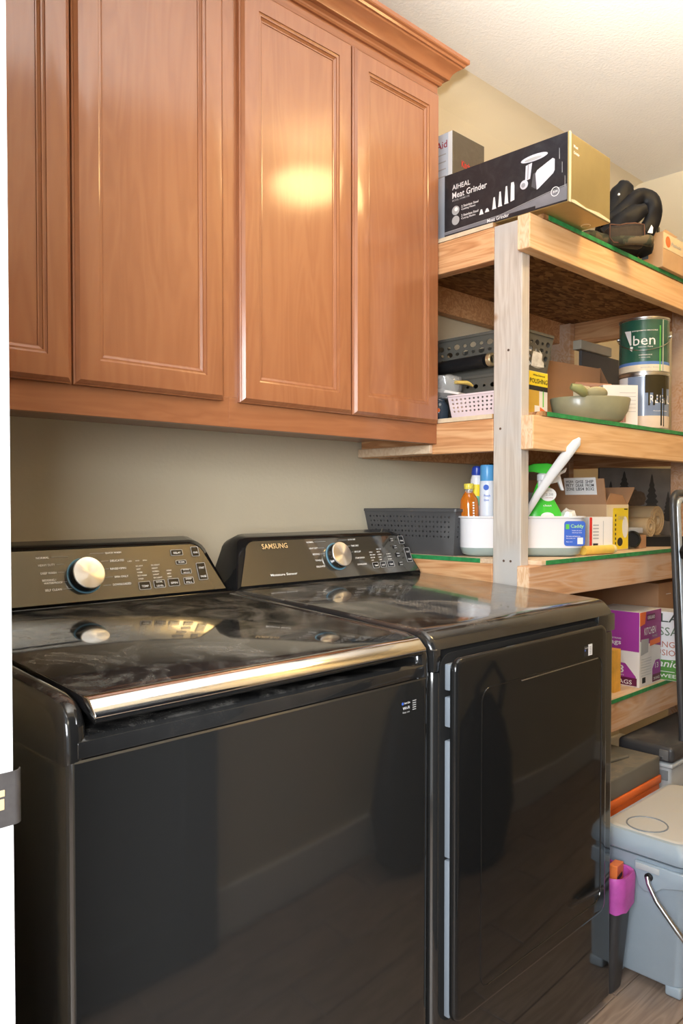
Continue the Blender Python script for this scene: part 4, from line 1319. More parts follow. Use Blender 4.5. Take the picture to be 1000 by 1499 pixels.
paint_can(zM, 'lower paint can with a slate blue label and dark paint drips', 'blue', 0.0)
paint_can(zM + 0.1905, 'upper paint can with a dark green label and a hanging wire handle', 'green', 0.0)
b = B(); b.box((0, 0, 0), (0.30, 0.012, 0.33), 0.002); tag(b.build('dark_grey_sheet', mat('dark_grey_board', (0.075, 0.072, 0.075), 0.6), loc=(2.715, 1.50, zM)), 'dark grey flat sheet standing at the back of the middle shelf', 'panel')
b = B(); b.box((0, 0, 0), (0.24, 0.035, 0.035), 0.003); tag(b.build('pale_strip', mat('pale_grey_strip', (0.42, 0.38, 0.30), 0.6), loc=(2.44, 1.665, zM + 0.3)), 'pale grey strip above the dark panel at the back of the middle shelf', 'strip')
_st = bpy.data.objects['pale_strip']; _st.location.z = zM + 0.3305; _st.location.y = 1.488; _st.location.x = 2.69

# ------------------------------------------------------------------ third tier
perf_basket('charcoal_basket', 'charcoal plastic storage basket on the third shelf behind the dryer console', 'basket', (1.910, 1.576, z3), math.radians(0), (0.205, 0.368), (0.170, 0.325), 0.137, grey_dk, 13, 5, hole=0.24, zr=(0.35, 0.88))

CAD = thing('cleaning_caddy', 'white oval cleaning caddy with a sage green base on the third shelf', 'caddy', (1.968, 1.278, z3), ALPHA - PI / 2)


def oval(a, c, r, z, n=10):
    return [(x, y, z) for x, y in rrect(-a, -c, a, c, r, n)]


cad_white = mat('caddy_white', (0.80, 0.80, 0.83), 0.3, var=0)
cad_sage = mat('caddy_sage', (0.34, 0.43, 0.42), 0.35, var=0)
b = B()
b.quadloop([oval(0.155, 0.030, 0.03, 0.001), oval(0.170, 0.045, 0.043, 0.008), oval(0.1755, 0.0505, 0.045, 0.026)]); b.build('base', cad_sage, CAD, smooth=50)
b = B()
b.quadloop([oval(0.1757, 0.0507, 0.045, 0.026), oval(0.1785, 0.0535, 0.045, 0.110), oval(0.184, 0.0575, 0.047, 0.1125), oval(0.184, 0.0575, 0.047, 0.1165), oval(0.176, 0.0515, 0.043, 0.117), oval(0.173, 0.048, 0.043, 0.030), oval(0.170, 0.045, 0.043, 0.028)]); b.build('tub', cad_white, CAD, smooth=50)
fr = Fr((0, -0.0500, 0), (1, 0, 0), (0, -0.034, 1))
ue = 0.112
fr.poly('blue_label', rrect(ue, 0.032, ue + 0.060, 0.103, 0.008, 4), ink_blue, CAD, 0.0016)
LF = fr
LF.poly('green_mark', [(ue + 0.004, 0.080), (ue + 0.014, 0.080), (ue + 0.014, 0.094), (ue + 0.004, 0.094)], ink_green, CAD, 0.0022)
text(LF, 'Caddy', ue + 0.018, 0.081, 0.037, 0.013, mat('lime_print', (0.45, 0.85, 0.25), 0.5, var=0), CAD, e=0.0026)
text(LF, 'holds all your', ue + 0.022, 0.074, 0.028, 0.0035, ink_white, CAD, e=0.0026)
text(LF, 'cleaning tools', ue + 0.022, 0.068, 0.028, 0.0035, ink_white, CAD, e=0.0026)
text(LF, 'For home and bathroom', ue + 0.006, 0.058, 0.040, 0.0035, ink_white, CAD, e=0.0026)
text(LF, 'Removable tray', ue + 0.006, 0.052, 0.026, 0.0032, ink_white, CAD, e=0.0026)
text(LF, 'Easy carry', ue + 0.006, 0.042, 0.018, 0.0035, ink_white, CAD, e=0.0026)
LF.rect('label_box', ue + 0.038, 0.037, ue + 0.054, 0.056, ink_white, CAD, 0.0022)

cadM = Matrix.Translation((1.968, 1.278, z3)) @ Matrix.Rotation(ALPHA - PI / 2, 4, 'Z')


def incaddy(u, v, z):
    return cadM @ Vector((u, v, z))


def caddy_thing(name, label, cat, u, v, z, tilt=(0, 0)):
    t = thing(name, label, cat, incaddy(u, v, z), ALPHA - PI / 2)
    t.rotation_euler = (tilt[0], tilt[1], ALPHA - PI / 2)
    return t


# amber bottle
amber = mat('amber_liquid', (0.85, 0.24, 0.015), 0.06, var=0.1, trans=0.45, coat=0.6)
t = caddy_thing('amber_bottle', 'small amber liquid bottle with a yellow cap, leftmost in the white caddy', 'bottle', -0.147, 0.0, 0.031, (0, -0.03))
t.scale = (0.95, 0.95, 1.08)
b = B(); b.lathe([(0.022, 0), (0.027, 0.004), (0.0285, 0.06), (0.0285, 0.105), (0.026, 0.125), (0.016, 0.140), (0.013, 0.143), (0.013, 0.146)], n=32, sy=0.8); b.build('bottle', amber, t, smooth=50)
b = B(); b.lathe([(0.0133, 0.146), (0.0133, 0.152), (0.015, 0.154), (0.015, 0.168), (0.001, 0.168)], n=24)
b.bm.free()
b = B(); b.lathe([(0.0120, 0.140), (0.0120, 0.154)], n=24); b.build('neck', clear, t, smooth=50)
b = B(); b.lathe([(0.0145, 0.152), (0.0150, 0.154), (0.0150, 0.165), (0.0138, 0.167), (0.001, 0.167)], n=24); b.build('cap', mat('yellow_cap', (0.80, 0.66, 0.08), 0.35, var=0), t, smooth=40)
fr = Fr((0, -0.0235, 0), (1, 0, 0), (0, 0, 1))
for k in range(6):
    fr.rect('white_letter', 0.006, 0.078 + k * 0.007, 0.011, 0.082 + k * 0.007, ink_white, t, 0.003)
# white bottle, blue cap, yellow band
t = caddy_thing('white_bottle', 'white and yellow bottle with a dark blue cap behind the amber bottle', 'bottle', -0.130, 0.030, 0.031, (0, 0.03))
t.scale = (1.05, 1.05, 1.22)
b = B(); b.lathe([(0.014, 0), (0.016, 0.004), (0.017, 0.150), (0.0165, 0.158), (0.013, 0.170)], n=28); b.build('bottle', cad_white, t, smooth=50)
b = B(); b.lathe([(0.0172, 0.118), (0.0172, 0.146)], n=28, cap0=False, cap1=False); b.build('yellow_band', ink_yellow, t, smooth=50)
b = B(); b.lathe([(0.0172, 0.095), (0.0172, 0.118)], n=28, cap0=False, cap1=False); b.build('green_band', mat('teal_band', (0.2, 0.5, 0.35), 0.4), t, smooth=50)
b = B(); b.lathe([(0.014, 0.168), (0.015, 0.172), (0.014, 0.186), (0.010, 0.190), (0.001, 0.190)], n=24); b.build('cap', mat('royal_blue_cap', (0.02, 0.05, 0.35), 0.3, var=0), t, smooth=40)
# aerosol
t = caddy_thing('aerosol_can', 'white aerosol can with a sky blue cap, just left of the post', 'spray can', -0.099, -0.006, 0.031, (0, 0))
t.scale = (1.0, 1.0, 1.36)
b = B(); b.lathe([(0.020, 0), (0.0225, 0.004), (0.0225, 0.132), (0.0205, 0.138)], n=32); b.build('can', mat('aerosol_white', (0.72, 0.78, 0.88), 0.3, var=0.02), t, smooth=40)
b = B(); b.lathe([(0.0205, 0.138), (0.021, 0.139), (0.021, 0.168), (0.019, 0.172), (0.001, 0.172)], n=32); b.build('cap', mat('sky_blue_cap', (0.10, 0.36, 0.70), 0.3, var=0), t, smooth=40)
fr = Fr((0, -0.0225, 0), (1, 0, 0), (0, 0, 1))
fr.disc('blue_mark', -0.008, 0.124, 0.008, ink_blue, t, 0.001, ry=0.006)
text(fr, 'Fresh', -0.014, 0.104, 0.018, 0.005, ink_blue, t, e=0.001)
text(fr, 'linen', -0.014, 0.095, 0.014, 0.005, ink_blue, t, e=0.001)
# lavender bottle behind the caddy
t = thing('lavender_bag', 'pale lavender packet leaning behind the amber bottle', 'packet', (1.942, 1.455, z3 + 0.004))
b = B(); blob(b, [(0, 0, 0.10), (0.0, 0.0, 0.145), (0.006, -0.02, 0.17), (0.012, -0.035, 0.19)], [0.02, 0.045, 0.035, 0.01], nrm=(0.7, 0.7, 0), flat=0.35)
b.build('packet', mat('lavender_plastic', (0.45, 0.45, 0.68), 0.35), t, smooth=70)
t.location = (1.975, 1.405, z3 - 0.02)
# long brush handle
t = caddy_thing('scrub_brush', 'long white brush handle leaning out of the caddy in front of the green spray bottle', 'brush', 0, 0, 0)
pts = [(-0.022, -0.026, 0.045), (0.005, -0.038, 0.118), (0.034, -0.062, 0.178), (0.066, -0.080, 0.232), (0.098, -0.096, 0.280), (0.128, -0.112, 0.322), (0.135, -0.115, 0.334)]
b = B(); 
rings = []
for i, p in enumerate(pts):
    p = Vector(p)
    d = (Vector(pts[min(i + 1, 6)]) - Vector(pts[max(i - 1, 0)])).normalized()
    s_ = d.cross(Vector((0, 1, 0))).normalized()
    rr = (0.008, 0.009, 0.011, 0.014, 0.0155, 0.013, 0.004)[i]
    rings.append([p + s_ * rr * math.cos(2 * PI * k / 16) + Vector((0, 1, 0)) * 0.007 * math.sin(2 * PI * k / 16) for k in range(16)])
b.quadloop(rings); b.build('handle', mat('glossy_white', (0.86, 0.86, 0.86), 0.2, var=0), t, smooth=70)
b = B(); b.lathe([(0.001, -0.012), (0.024, -0.012), (0.026, 0.0), (0.020, 0.012), (0.001, 0.014)], (-0.022, -0.026, 0.050), 20); b.build('brush_head', cad_sage, t, smooth=50)
# green spray bottle
t = caddy_thing('spray_bottle', 'bright green spray bottle with a white and green trigger head in the caddy', 'spray bottle', 0.066, 0.010, 0.031)
lime = mat('bright_green_plastic', (0.06, 0.60, 0.05), 0.22, var=0.02, coat=0.4)
b = B(); b.lathe([(0.055, 0.0), (0.064, 0.006), (0.066, 0.05), (0.060, 0.085), (0.050, 0.105), (0.036, 0.130), (0.027, 0.155), (0.020, 0.175), (0.014, 0.185), (0.013, 0.195)], n=36, sy=0.42); b.build('bottle', lime, t, smooth=50)
b = B(); b.lathe([(0.0145, 0.188), (0.0165, 0.190), (0.0165, 0.206), (0.012, 0.210), (0.001, 0.210)], n=24); b.build('collar', cad_white, t, smooth=40)
b = B()
b.poly([(-0.058, 0.214), (-0.050, 0.230), (-0.030, 0.238), (0.010, 0.240), (0.034, 0.235), (0.046, 0.222), (0.040, 0.206), (0.015, 0.206), (-0.028, 0.214)], 'Y', -0.012, 0.012, 0.004, 3)
b.build('spray_head', lime, t, smooth=50)
b = B(); b.poly([(0.010, 0.208), (0.052, 0.216), (0.070, 0.228), (0.066, 0.214), (0.050, 0.206), (0.055, 0.186), (0.062, 0.160), (0.054, 0.160), (0.044, 0.184), (0.036, 0.200), (0.012, 0.200)], 'Y', -0.007, 0.007, 0.0025, 2); b.build('trigger', cad_white, t, smooth=50)
b = B(); b.poly([(-0.016, 0.170), (0.046, 0.185), (0.050, 0.200), (0.030, 0.212), (-0.012, 0.206)], 'Y', -0.010, 0.008, 0.003, 2); b.build('shroud', cad_white, t, smooth=50)
fr = Fr((0, -0.0368, 0), (1, 0, 0), (0, 0.159, 1))
fr.disc('white_label', 0.012, 0.150, 0.024, ink_white, t, 0.003, 28, 0.020)
text(fr, '2.38', 0.004, 0.146, 0.022, 0.007, ink_grey, t, e=0.0052)
text(fr, 'SAVE', 0.007, 0.159, 0.015, 0.0035, ink_grey, t, e=0.0052)
text(fr, 'refreshing', 0.003, 0.138, 0.022, 0.003, ink_darkred, t, e=0.0052)
fr = Fr((0, -0.0348, 0), (1, 0, 0), (0, 0.125, 1))
text(fr, 'clean', -0.004, 0.114, 0.024, 0.006, ink_white, t, e=0.0035)
fr.disc('white_oval', 0.008, 0.084, 0.020, ink_white, t, 0.0025, 24, 0.013)
# silver wrapper
b = B(); b.lathe([(0.001, 0), (0.024, 0.01), (0.028, 0.03), (0.020, 0.055), (0.005, 0.062)], n=18)
for v_ in b.bm.verts:
    v_.co += v_.co.normalized() * noise.noise(v_.co * 60) * 0.012
o = b.build('foil_wrapper', foil, loc=incaddy(0.139, 0.008, 0.075)); tag(o, 'crumpled silver wrapper in the right end of the caddy', 'wrapper')
b = B(); b.lathe([(0.001, 0), (0.018, 0.01), (0.020, 0.06), (0.012, 0.12), (0.004, 0.150)], n=14, sy=0.6)
for v_ in b.bm.verts:
    v_.co += Vector((noise.noise(v_.co * 50), 0, 0)) * 0.010
o = b.build('clear_wrapper', foil, loc=incaddy(0.098, 0.036, 0.031)); tag(o, 'shiny upright wrapper just right of the green spray bottle', 'wrapper')
b = B(); b.box((-0.05, 0, 0), (0.03, 0.03, 0.185), 0.006, 3)
o = b.build('grey_pouch', mat('grey_pouch', (0.16, 0.15, 0.14), 0.45, var=0.2), loc=incaddy(0.025, 0.066, 0.002)); o.rotation_euler = (0, 0, ALPHA - PI / 2); tag(o, 'dark grey packet behind the caddy, left of the spray bottle', 'packet')

# brown carton with raised flaps and a shipping label
sb = thing('shipping_box', 'brown shipping box with a raised labelled flap, right of the white caddy', 'box', (2.335, 1.20, z3))
b = B()
wt = 0.004
for lo, hi in (((0, 0, 0), (0.150, wt, 0.150)), ((0, 0.30 - wt, 0), (0.150, 0.30, 0.150)), ((0, wt, 0), (wt, 0.30 - wt, 0.150)), ((0.150 - wt, wt, 0), (0.150, 0.30 - wt, 0.150)), ((wt, wt, 0), (0.150 - wt, 0.30 - wt, wt))):
    b.box(lo, hi)
b.build('carton', cardboard_lt, sb)
b = B(); b.poly([(0.0, 0.150), (0.004, 0.150), (-0.012, 0.232), (-0.016, 0.232)], 'Y', 0.002, 0.298); flp = b.build('flap', cardboard, sb)
frl = Fr((-0.0005, 0.30, 0.150), (0, -1, 0), (-0.19, 0, 0.98))
frl.rect('shipping_label', 0.160, 0.032, 0.272, 0.088, ink_white, sb, 0.0022)
for k in range(3):
    for j in range(3):
        text(frl, ('WQRA', 'GHSE', 'SHIP', 'PRTY', 'DEAR', 'FROM', 'ZONE', 'LBS4', 'BOX2')[k * 3 + j], 0.166 + j * 0.035, 0.070 - k * 0.012, 0.028, 0.010, ink_black, sb, e=0.003)
barcode(frl, 0.168, 0.035, 0.09, 0.008, sb)
b = B(); b.poly([(0.0, 0.150), (0.150, 0.150), (0.140, 0.153), (0.11, 0.180), (0.03, 0.186)], 'Y', 0.001, 0.004); b.build('flap', cardboard, sb)
b = B(); b.poly([(0.146, 0.150), (0.150, 0.150), (0.20, 0.205), (0.196, 0.207)], 'Y', 0.002, 0.298); b.build('flap', cardboard, sb)
fr = Fr((0, 0, 0), (1, 0, 0), (0, 0, 1))
fr.rect('cream_side', 0.0, 0.002, 0.149, 0.149, mat('cream_card', (0.78, 0.66, 0.46), 0.5), sb)
fr.poly('yellow_label', rrect(0.042, 0.004, 0.147, 0.138, 0.006, 3), ink_yellow, sb, 0.0014)
for k in range(7):
    fr.rect('black_print', 0.056, 0.020 + k * 0.015, 0.062, 0.028 + k * 0.015, ink_black, sb, 0.002)
fr.disc('bottle_picture', 0.125, 0.075, 0.020, ink_white, sb, 0.002, 20, 0.035)
fr.disc('dark_picture', 0.090, 0.028, 0.018, ink_black, sb, 0.002, 18, 0.014)
text(fr, 'CAULK', 0.075, 0.100, 0.045, 0.012, ink_grey, sb, e=0.0022)
fr.rect('black_print', 0.118, 0.132, 0.140, 0.136, ink_black, sb, 0.002)
# small white and red carton
t = thing('small_white_carton', 'small white and red carton between the caddy and the brown shipping box', 'box', (2.185, 1.178, z3), math.radians(-25))
b = B(); b.box((0, 0, 0), (0.085, 0.05, 0.112), 0.001); b.build('carton', white_card, t)
fr = Fr((0, 0, 0), (1, 0, 0), (0, 0, 1))
fr.rect('red_edge', 0.001, 0.02, 0.010, 0.111, ink_red, t)
barcode(fr, 0.014, 0.006, 0.018, 0.026, t)
for k in range(5):
    fr.rect('print_line', 0.014, 0.045 + k * 0.010, 0.034, 0.049 + k * 0.010, ink_grey, t)
fr.rect('print_line', 0.050, 0.01, 0.0515, 0.10, ink_grey, t)
# yellow tube lying at the front
t = thing('yellow_tube', 'yellow and white tube lying at the front edge of the third shelf', 'tube', (0, 0, z3 + 0.014))
p0, p1 = Vector((2.115, 1.160, 0)), Vector((2.252, 1.142, 0))
b = B(); b.cyl(p0, p1, 0.0135, 0.0135, 20); b.build('tube', mat('yellow_tube', (0.90, 0.62, 0.12), 0.35, var=0.1), t, smooth=40)
qd = (p1 - p0).to_track_quat('Z', 'Y')
b = B(); b.lathe([(0.0138, 0), (0.0138, 0.012), (0.008, 0.013), (0.008, 0.004), (0.001, 0.004)], p1, 20, qd, False, True); b.build('end_cap', mat('pale_yellow_cap', (0.88, 0.75, 0.42), 0.4), t, smooth=40)
# round black lens-like object
t = thing('round_lens', 'black cylinder with a round glassy end and a grey cap, right of the yellow-labelled box', 'lens', (2.505, 1.185, z3 + 0.032), ALPHA - PI / 2)
b = B(); b.lathe([(0.030, 0.0), (0.030, 0.055), (0.026, 0.06)], (0, 0.03, 0), 32, Quaternion((1, 0, 0), -PI / 2)); b.build('barrel', black_plastic, t, smooth=40)
b = B(); b.lathe([(0.030, 0.0), (0.0295, 0.004), (0.0235, 0.004), (0.021, -0.006), (0.001, -0.008)], (0, 0.03, 0), 32, Quaternion((1, 0, 0), PI / 2), False, True); b.build('lens_ring', chrome_dark, t, smooth=40)
b = B(); b.box((-0.022, 0.03, 0.020), (0.040, 0.085, 0.040), 0.006, 3); b.build('cap', mat('mid_grey_plastic', (0.30, 0.29, 0.28), 0.4), t, smooth=40)
# kraft paper rolls
def paper_roll(label, c, R_, L_, m=None):
    t = thing('paper_roll', label, 'roll', c, ALPHA - PI / 2 - 0.85, 'two kraft paper rolls on the third shelf')
    q = Quaternion((0, 1, 0), PI / 2)
    b = B(); b.lathe([(R_, -L_), (R_, 0), (R_ * 0.92, 0.0), (R_ * 0.92, -0.004), (R_ * 0.80, -0.004), (R_ * 0.80, 0.0), (R_ * 0.66, 0.0), (R_ * 0.66, -0.004), (R_ * 0.5, -0.004), (R_ * 0.5, 0), (R_ * 0.34, 0), (R_ * 0.34, -0.01), (0.001, -0.01)], (0, 0, 0), 36, q)
    b.build('roll', kraft, t, smooth=35)
    b = B(); b.box((-L_ + 0.004, -R_ * 0.2, -R_ - 0.0012), (0.0, R_ * 0.5, -R_ + 0.0006)); b.build('loose_edge', kraft, t)
    return t
kraft = mat('kraft_paper', (0.50, 0.36, 0.20), 0.7, var=0.04)
paper_roll('smaller kraft paper roll in front, on the third shelf right of the yellow-labelled box', (2.704, 1.222, z3 + 0.070), 0.033, 0.15)
paper_roll('larger kraft paper roll behind the smaller one on the third shelf', (2.84, 1.26, z3 + 0.090), 0.053, 0.18)
b = B(); b.box((-0.10, -0.03, 0), (0.12, 0.06, 0.035), 0.002); o = b.build('flat_dark_tray', black_plastic, loc=(2.74, 1.235, z3)); o.rotation_euler = (0, 0, ALPHA - PI / 2 + .12); tag(o, 'flat black tray under the kraft paper rolls', 'tray')
b = B(); b.box((0, 0, 0), (0.05, 0.02, 0.045), 0.001); tag(b.build('cardboard_piece', cardboard, loc=(2.57, 1.20, z3)), 'bit of brown cardboard under the small kraft roll', 'cardboard')
b = B(); b.box((0, 0, 0), (0.12, 0.02, 0.27), 0.004, mtx=Matrix.Rotation(-0.15, 4, 'Y')); o = b.build('grey_card_sheet', cardboard_gy, loc=(2.39, 1.53, z3)); tag(o, 'grey card sheet leaning behind the brown shipping box', 'card')
# winter scene picture with a bear and fir trees
pic = thing('winter_picture', 'grey winter picture of a bear among fir trees at the back of the third shelf', 'picture', (2.86, 1.50, z3), math.radians(-30))
b = B(); b.box((0, 0, 0), (0.34, 0.012, 0.292), 0.002); b.build('panel', mat('snowy_print', (0.15, 0.15, 0.155), 0.6, var=0.25, vscale=9), pic)
fr = Fr((0, 0, 0), (1, 0, 0), (0, 0, 1))
dkp = mat('dark_fir_print', (0.03, 0.032, 0.035), 0.6, var=0)


def fir(u, v, h, w_):
    pts = [(u - w_ * 0.08, v)]
    n = 7
    L_, R2 = [], []
    for i in range(n):
        f = i / n
        L_ += [(u - w_ / 2 * (1 - f), v + h * (0.08 + 0.92 * f)), (u - w_ / 2 * (1 - f) * 0.55, v + h * (0.08 + 0.92 * (f + 0.6 / n)))]
        R2 += [(u + w_ / 2 * (1 - f), v + h * (0.08 + 0.92 * f)), (u + w_ / 2 * (1 - f) * 0.55, v + h * (0.08 + 0.92 * (f + 0.6 / n)))]
    pts = [(u - w_ * 0.06, v), ] + L_ + [(u, v + h)] + list(reversed(R2)) + [(u + w_ * 0.06, v)]
    fr.poly('fir_tree', list(reversed(pts)), dkp, pic)


fir(0.235, 0.10, 0.17, 0.085)
fir(0.11, 0.15, 0.13, 0.09)
fir(0.31, 0.08, 0.12, 0.06)
fir(0.05, 0.10, 0.14, 0.08)
fr.poly('bear', [(u + 0.05, v) for u, v in ((0.075, 0.150), (0.078, 0.175), (0.092, 0.188), (0.104, 0.205), (0.112, 0.208), (0.118, 0.200), (0.135, 0.200), (0.150, 0.193), (0.158, 0.172), (0.150, 0.148), (0.120, 0.140), (0.095, 0.138))], mat('bear_brown_print', (0.09, 0.06, 0.04), 0.6, var=0.2, vscale=60), pic, 0.0014)
b = B(); b.box((0, 0, 0), (0.44, 0.01, 0.30), 0.002); tag(b.build('shade_sheet', black_void, loc=(2.42, 1.70, z3)), 'black flat sheet standing in for the shade at the back of the third shelf', 'panel')  # added sheet, its black imitates the deep shade behind the things

# ------------------------------------------------------------------ fourth tier
kbx = thing('trash_bag_carton', 'purple and white carton of kitchen trash bags on the lowest shelf', 'box', (2.445, 1.139, z4))
b = B(); b.box((0, 0, 0), (0.158, 0.14, 0.245), 0.0015); b.build('carton', white_card, kbx)
purple = mat('bright_purple_print', (0.36, 0.045, 0.33), 0.4, var=0.02)
plum = mat('plum_print', (0.13, 0.012, 0.06), 0.4, var=0)
fl = Fr((0, 0.14, 0), (0, -1, 0), (0, 0, 1))
fl.rect('purple_top', 0, 0.116, 0.139, 0.2445, purple, kbx)
fl.poly('purple_corner', [(0.0, 0.004), (0.132, 0.004), (0.128, 0.035), (0.092, 0.075), (0.0, 0.080)], purple, kbx)
fl.rect('plum_band', 0.0, 0.004, 0.132, 0.030, plum, kbx, 0.0014)
text(fl, 'BAGS', 0.058, 0.008, 0.058, 0.014, ink_white, kbx, e=0.002)
text(fl, '13', 0.052, 0.042, 0.036, 0.026, ink_white, kbx, e=0.002)
text(fl, 'GALLON', 0.052, 0.034, 0.036, 0.005, ink_white, kbx, e=0.002)
text(fl, 'Bags', 0.026, 0.130, 0.052, 0.020, ink_white, kbx, e=0.002)
text(fl, 'DRAWSTRING', 0.020, 0.152, 0.058, 0.005, ink_white, kbx, e=0.002)
fr = Fr((0, 0, 0), (1, 0, 0), (0, 0, 1))
fr.poly('purple_front', [(0.004, 0.150), (0.157, 0.120), (0.157, 0.244), (0.004, 0.244)], mat('magenta_print', (0.30, 0.03, 0.20), 0.4, var=0.03), kbx)
fr.poly('orange_corner', [(0.0, 0.200), (0.036, 0.205), (0.044, 0.244), (0.0, 0.244)], ink_orange, kbx, 0.0012)
fr.rect('plum_badge', 0.050, 0.213, 0.110, 0.234, plum, kbx, 0.0014)
text(fr, 'KIRKLAND', 0.054, 0.218, 0.052, 0.011, ink_white, kbx, e=0.002)
text(fr, 'KITCHEN', 0.030, 0.168, 0.085, 0.024, ink_white, kbx, e=0.002)
text(fr, 'TRASH BAGS', 0.086, 0.156, 0.040, 0.008, ink_grey, kbx, e=0.002)
fr.poly('orange_flash', [(0.074, 0.128), (0.150, 0.132), (0.150, 0.150), (0.074, 0.146)], ink_orange, kbx, 0.0014)
fr.poly('bin_picture', [(0.008, 0.104), (0.060, 0.110), (0.064, 0.154), (0.010, 0.156)], ink_grey, kbx, 0.0014)
fr.poly('purple_corner', [(0.094, 0.030), (0.155, 0.030), (0.155, 0.065), (0.145, 0.076), (0.118, 0.076), (0.094, 0.050)], purple, kbx, 0.0012)
fr.rect('plum_band', 0.094, 0.006, 0.155, 0.030, plum, kbx, 0.0014)
text(fr, '13', 0.112, 0.050, 0.024, 0.018, ink_white, kbx, e=0.002)
text(fr, '200 BAGS', 0.100, 0.012, 0.046, 0.009, ink_white, kbx, e=0.002)
for k in range(7):
    fr.rect('print_line', 0.012, 0.090 - k * 0.009, 0.085, 0.0912 - k * 0.009, ink_grey, kbx)
barcode(fr, 0.020, 0.012, 0.022, 0.018, kbx)
# orange carton half hidden by the dryer
t = thing('orange_yellow_carton', 'orange and yellow carton between the dryer and the purple trash bag carton', 'box', (2.325, 1.165, z4))
b = B(); b.box((0, 0, 0), (0.045, 0.05, 0.135), 0.001); b.build('carton', mat('orange_yellow_card', (0.85, 0.45, 0.06), 0.4, var=0.2, vscale=20), t)
# big white and green carton
wb = thing('organic_food_carton', 'large white and green food carton with big lettering, right of the trash bag carton', 'box', (2.598, 1.348, z4), 0)
ev = Vector((0.1, -0.995, 0)).normalized()
wb.rotation_euler = (0, 0, math.atan2(ev.y, ev.x))
Lw = 0.283
b = B(); b.box((0, 0.0, 0), (Lw, 0.10, 0.232), 0.0015); b.build('carton', mat('white_gloss_card', (0.80, 0.81, 0.84), 0.35, var=0.01), wb)
fr = Fr((0, 0, 0), (1, 0, 0), (0, 0, 1))
ogr = mat('leaf_green_print', (0.10, 0.30, 0.06), 0.4, var=0.05)
pts = [(0.002, 0.002), (Lw - 0.002, 0.002), (Lw - 0.002, 0.075)] + [(Lw - 0.002 - (Lw - 0.004) * i / 12, 0.075 - 0.010 * math.sin(PI * i / 6) * 0.6) for i in range(13)]
fr.poly('green_band', pts, ogr, wb)
dkg = mat('dark_grey_green_print', (0.05, 0.07, 0.06), 0.5, var=0)
og2 = mat('terracotta_print', (0.48, 0.16, 0.10), 0.5, var=0)
text(fr, 'STELLA', 0.078, 0.197, 0.190, 0.030, dkg, wb, bold=False)
text(fr, 'ROSSA', 0.140, 0.152, 0.122, 0.028, mat('grey_green_print', (0.13, 0.20, 0.13), 0.5, var=0), wb, bold=False)
text(fr, 'ORANGE', 0.145, 0.112, 0.120, 0.020, og2, wb, bold=False)
text(fr, 'INFUSION', 0.142, 0.084, 0.132, 0.020, og2, wb, bold=False)
text(fr, 'Organic', 0.125, 0.038, 0.130, 0.032, ink_white, wb, slant=0.3)
fr.rect('underline', 0.12, 0.029, 0.25, 0.031, ink_white, wb, 0.0014)
text(fr, 'SEMI-SWEET', 0.13, 0.010, 0.14, 0.012, ink_white, wb)
# brown carton behind
t = thing('large_brown_carton', 'large plain brown carton behind the white and green carton on the lowest shelf', 'box', (2.72, 1.20, z4))
b = B(); b.box((0, 0, 0), (0.22, 0.40, 0.315), 0.002); b.build('carton', cardboard, t)
Fr((0, 0.40, 0), (0, -1, 0), (0, 0, 1)).rect('tape', 0.15, 0.002, 0.19, 0.313, M('brown_cardboard'), t)
Fr((0, 0, 0), (1, 0, 0), (0, 0, 1)).rect('scuff', 0.06, 0.272, 0.10, 0.274, ink_white, t, 0.0014)

# ------------------------------------------------------------------ floor things
cool_grey = mat('cooler_blue_grey', (0.38, 0.46, 0.53), 0.42, var=0.03, bump=0.15, bscale=300)
cool_tan = dusty('cooler_lid_tan', (0.56, 0.55, 0.52), 0.45, (0.64, 0.59, 0.50), 0.5, scale=9)
cl = thing('cooler', 'large grey hard-sided cooler with a dusty lid and a steel bail handle on the floor', 'cooler', (1.888, 0.752, 0))
CW, CD = 0.44, 0.243


def cring(ix, iy, r, z, n=6):
    return [(x, y, z) for x, y in rrect(ix, iy, CW - ix, CD - iy, min(r, 0.03), n)]


b = B(); b.quadloop([cring(0.022, 0.030, 0.03, 0.022), cring(0.016, 0.022, 0.035, 0.030), cring(0.006, 0.010, 0.035, 0.325), cring(0.004, 0.008, 0.035, 0.331)]); b.build('tub', cool_grey, cl, smooth=40)
b = B(); b.quadloop([cring(0.012, 0.014, 0.03, 0.330), cring(0.012, 0.014, 0.03, 0.338)]); b.build('gasket', black_plastic, cl, smooth=40)
b = B(); b.quadloop([cring(0.0, 0.0, 0.035, 0.337), cring(-0.002, -0.002, 0.036, 0.342), cring(0.0, 0.0, 0.035, 0.366), cring(0.010, 0.010, 0.03, 0.382), cring(0.02, 0.02, 0.03, 0.3845)]); ld = b.build('lid', cool_grey, cl, smooth=40)
b = B(); b.quadloop([cring(0.016, 0.016, 0.03, 0.382), cring(0.021, 0.021, 0.03, 0.3862), cring(0.028, 0.028, 0.03, 0.387)]); b.build('lid_top', cool_tan, ld, smooth=40)
b = B()
pts = [(0.075 + 0.050 * math.cos(math.radians(a)), CD - 0.105 + 0.050 * math.sin(math.radians(a)), 0.3872) for a in range(0, 361, 15)]
b.tube(pts, 0.0022, 6, False); b.build('cup_ring', mat('shadow_grey_plastic', (0.22, 0.25, 0.28), 0.4), ld, smooth=60)  # lid recess drawn as a ring, its shade put into the grey
for fx, fy in ((0.018, 0.025), (0.018, CD - 0.06), (CW - 0.08, 0.025), (CW - 0.08, CD - 0.06)):
    b = B(); b.box((fx, fy, 0), (fx + 0.05, fy + 0.04, 0.028), 0.006, 3); b.build('foot', cool_grey, cl, smooth=40)
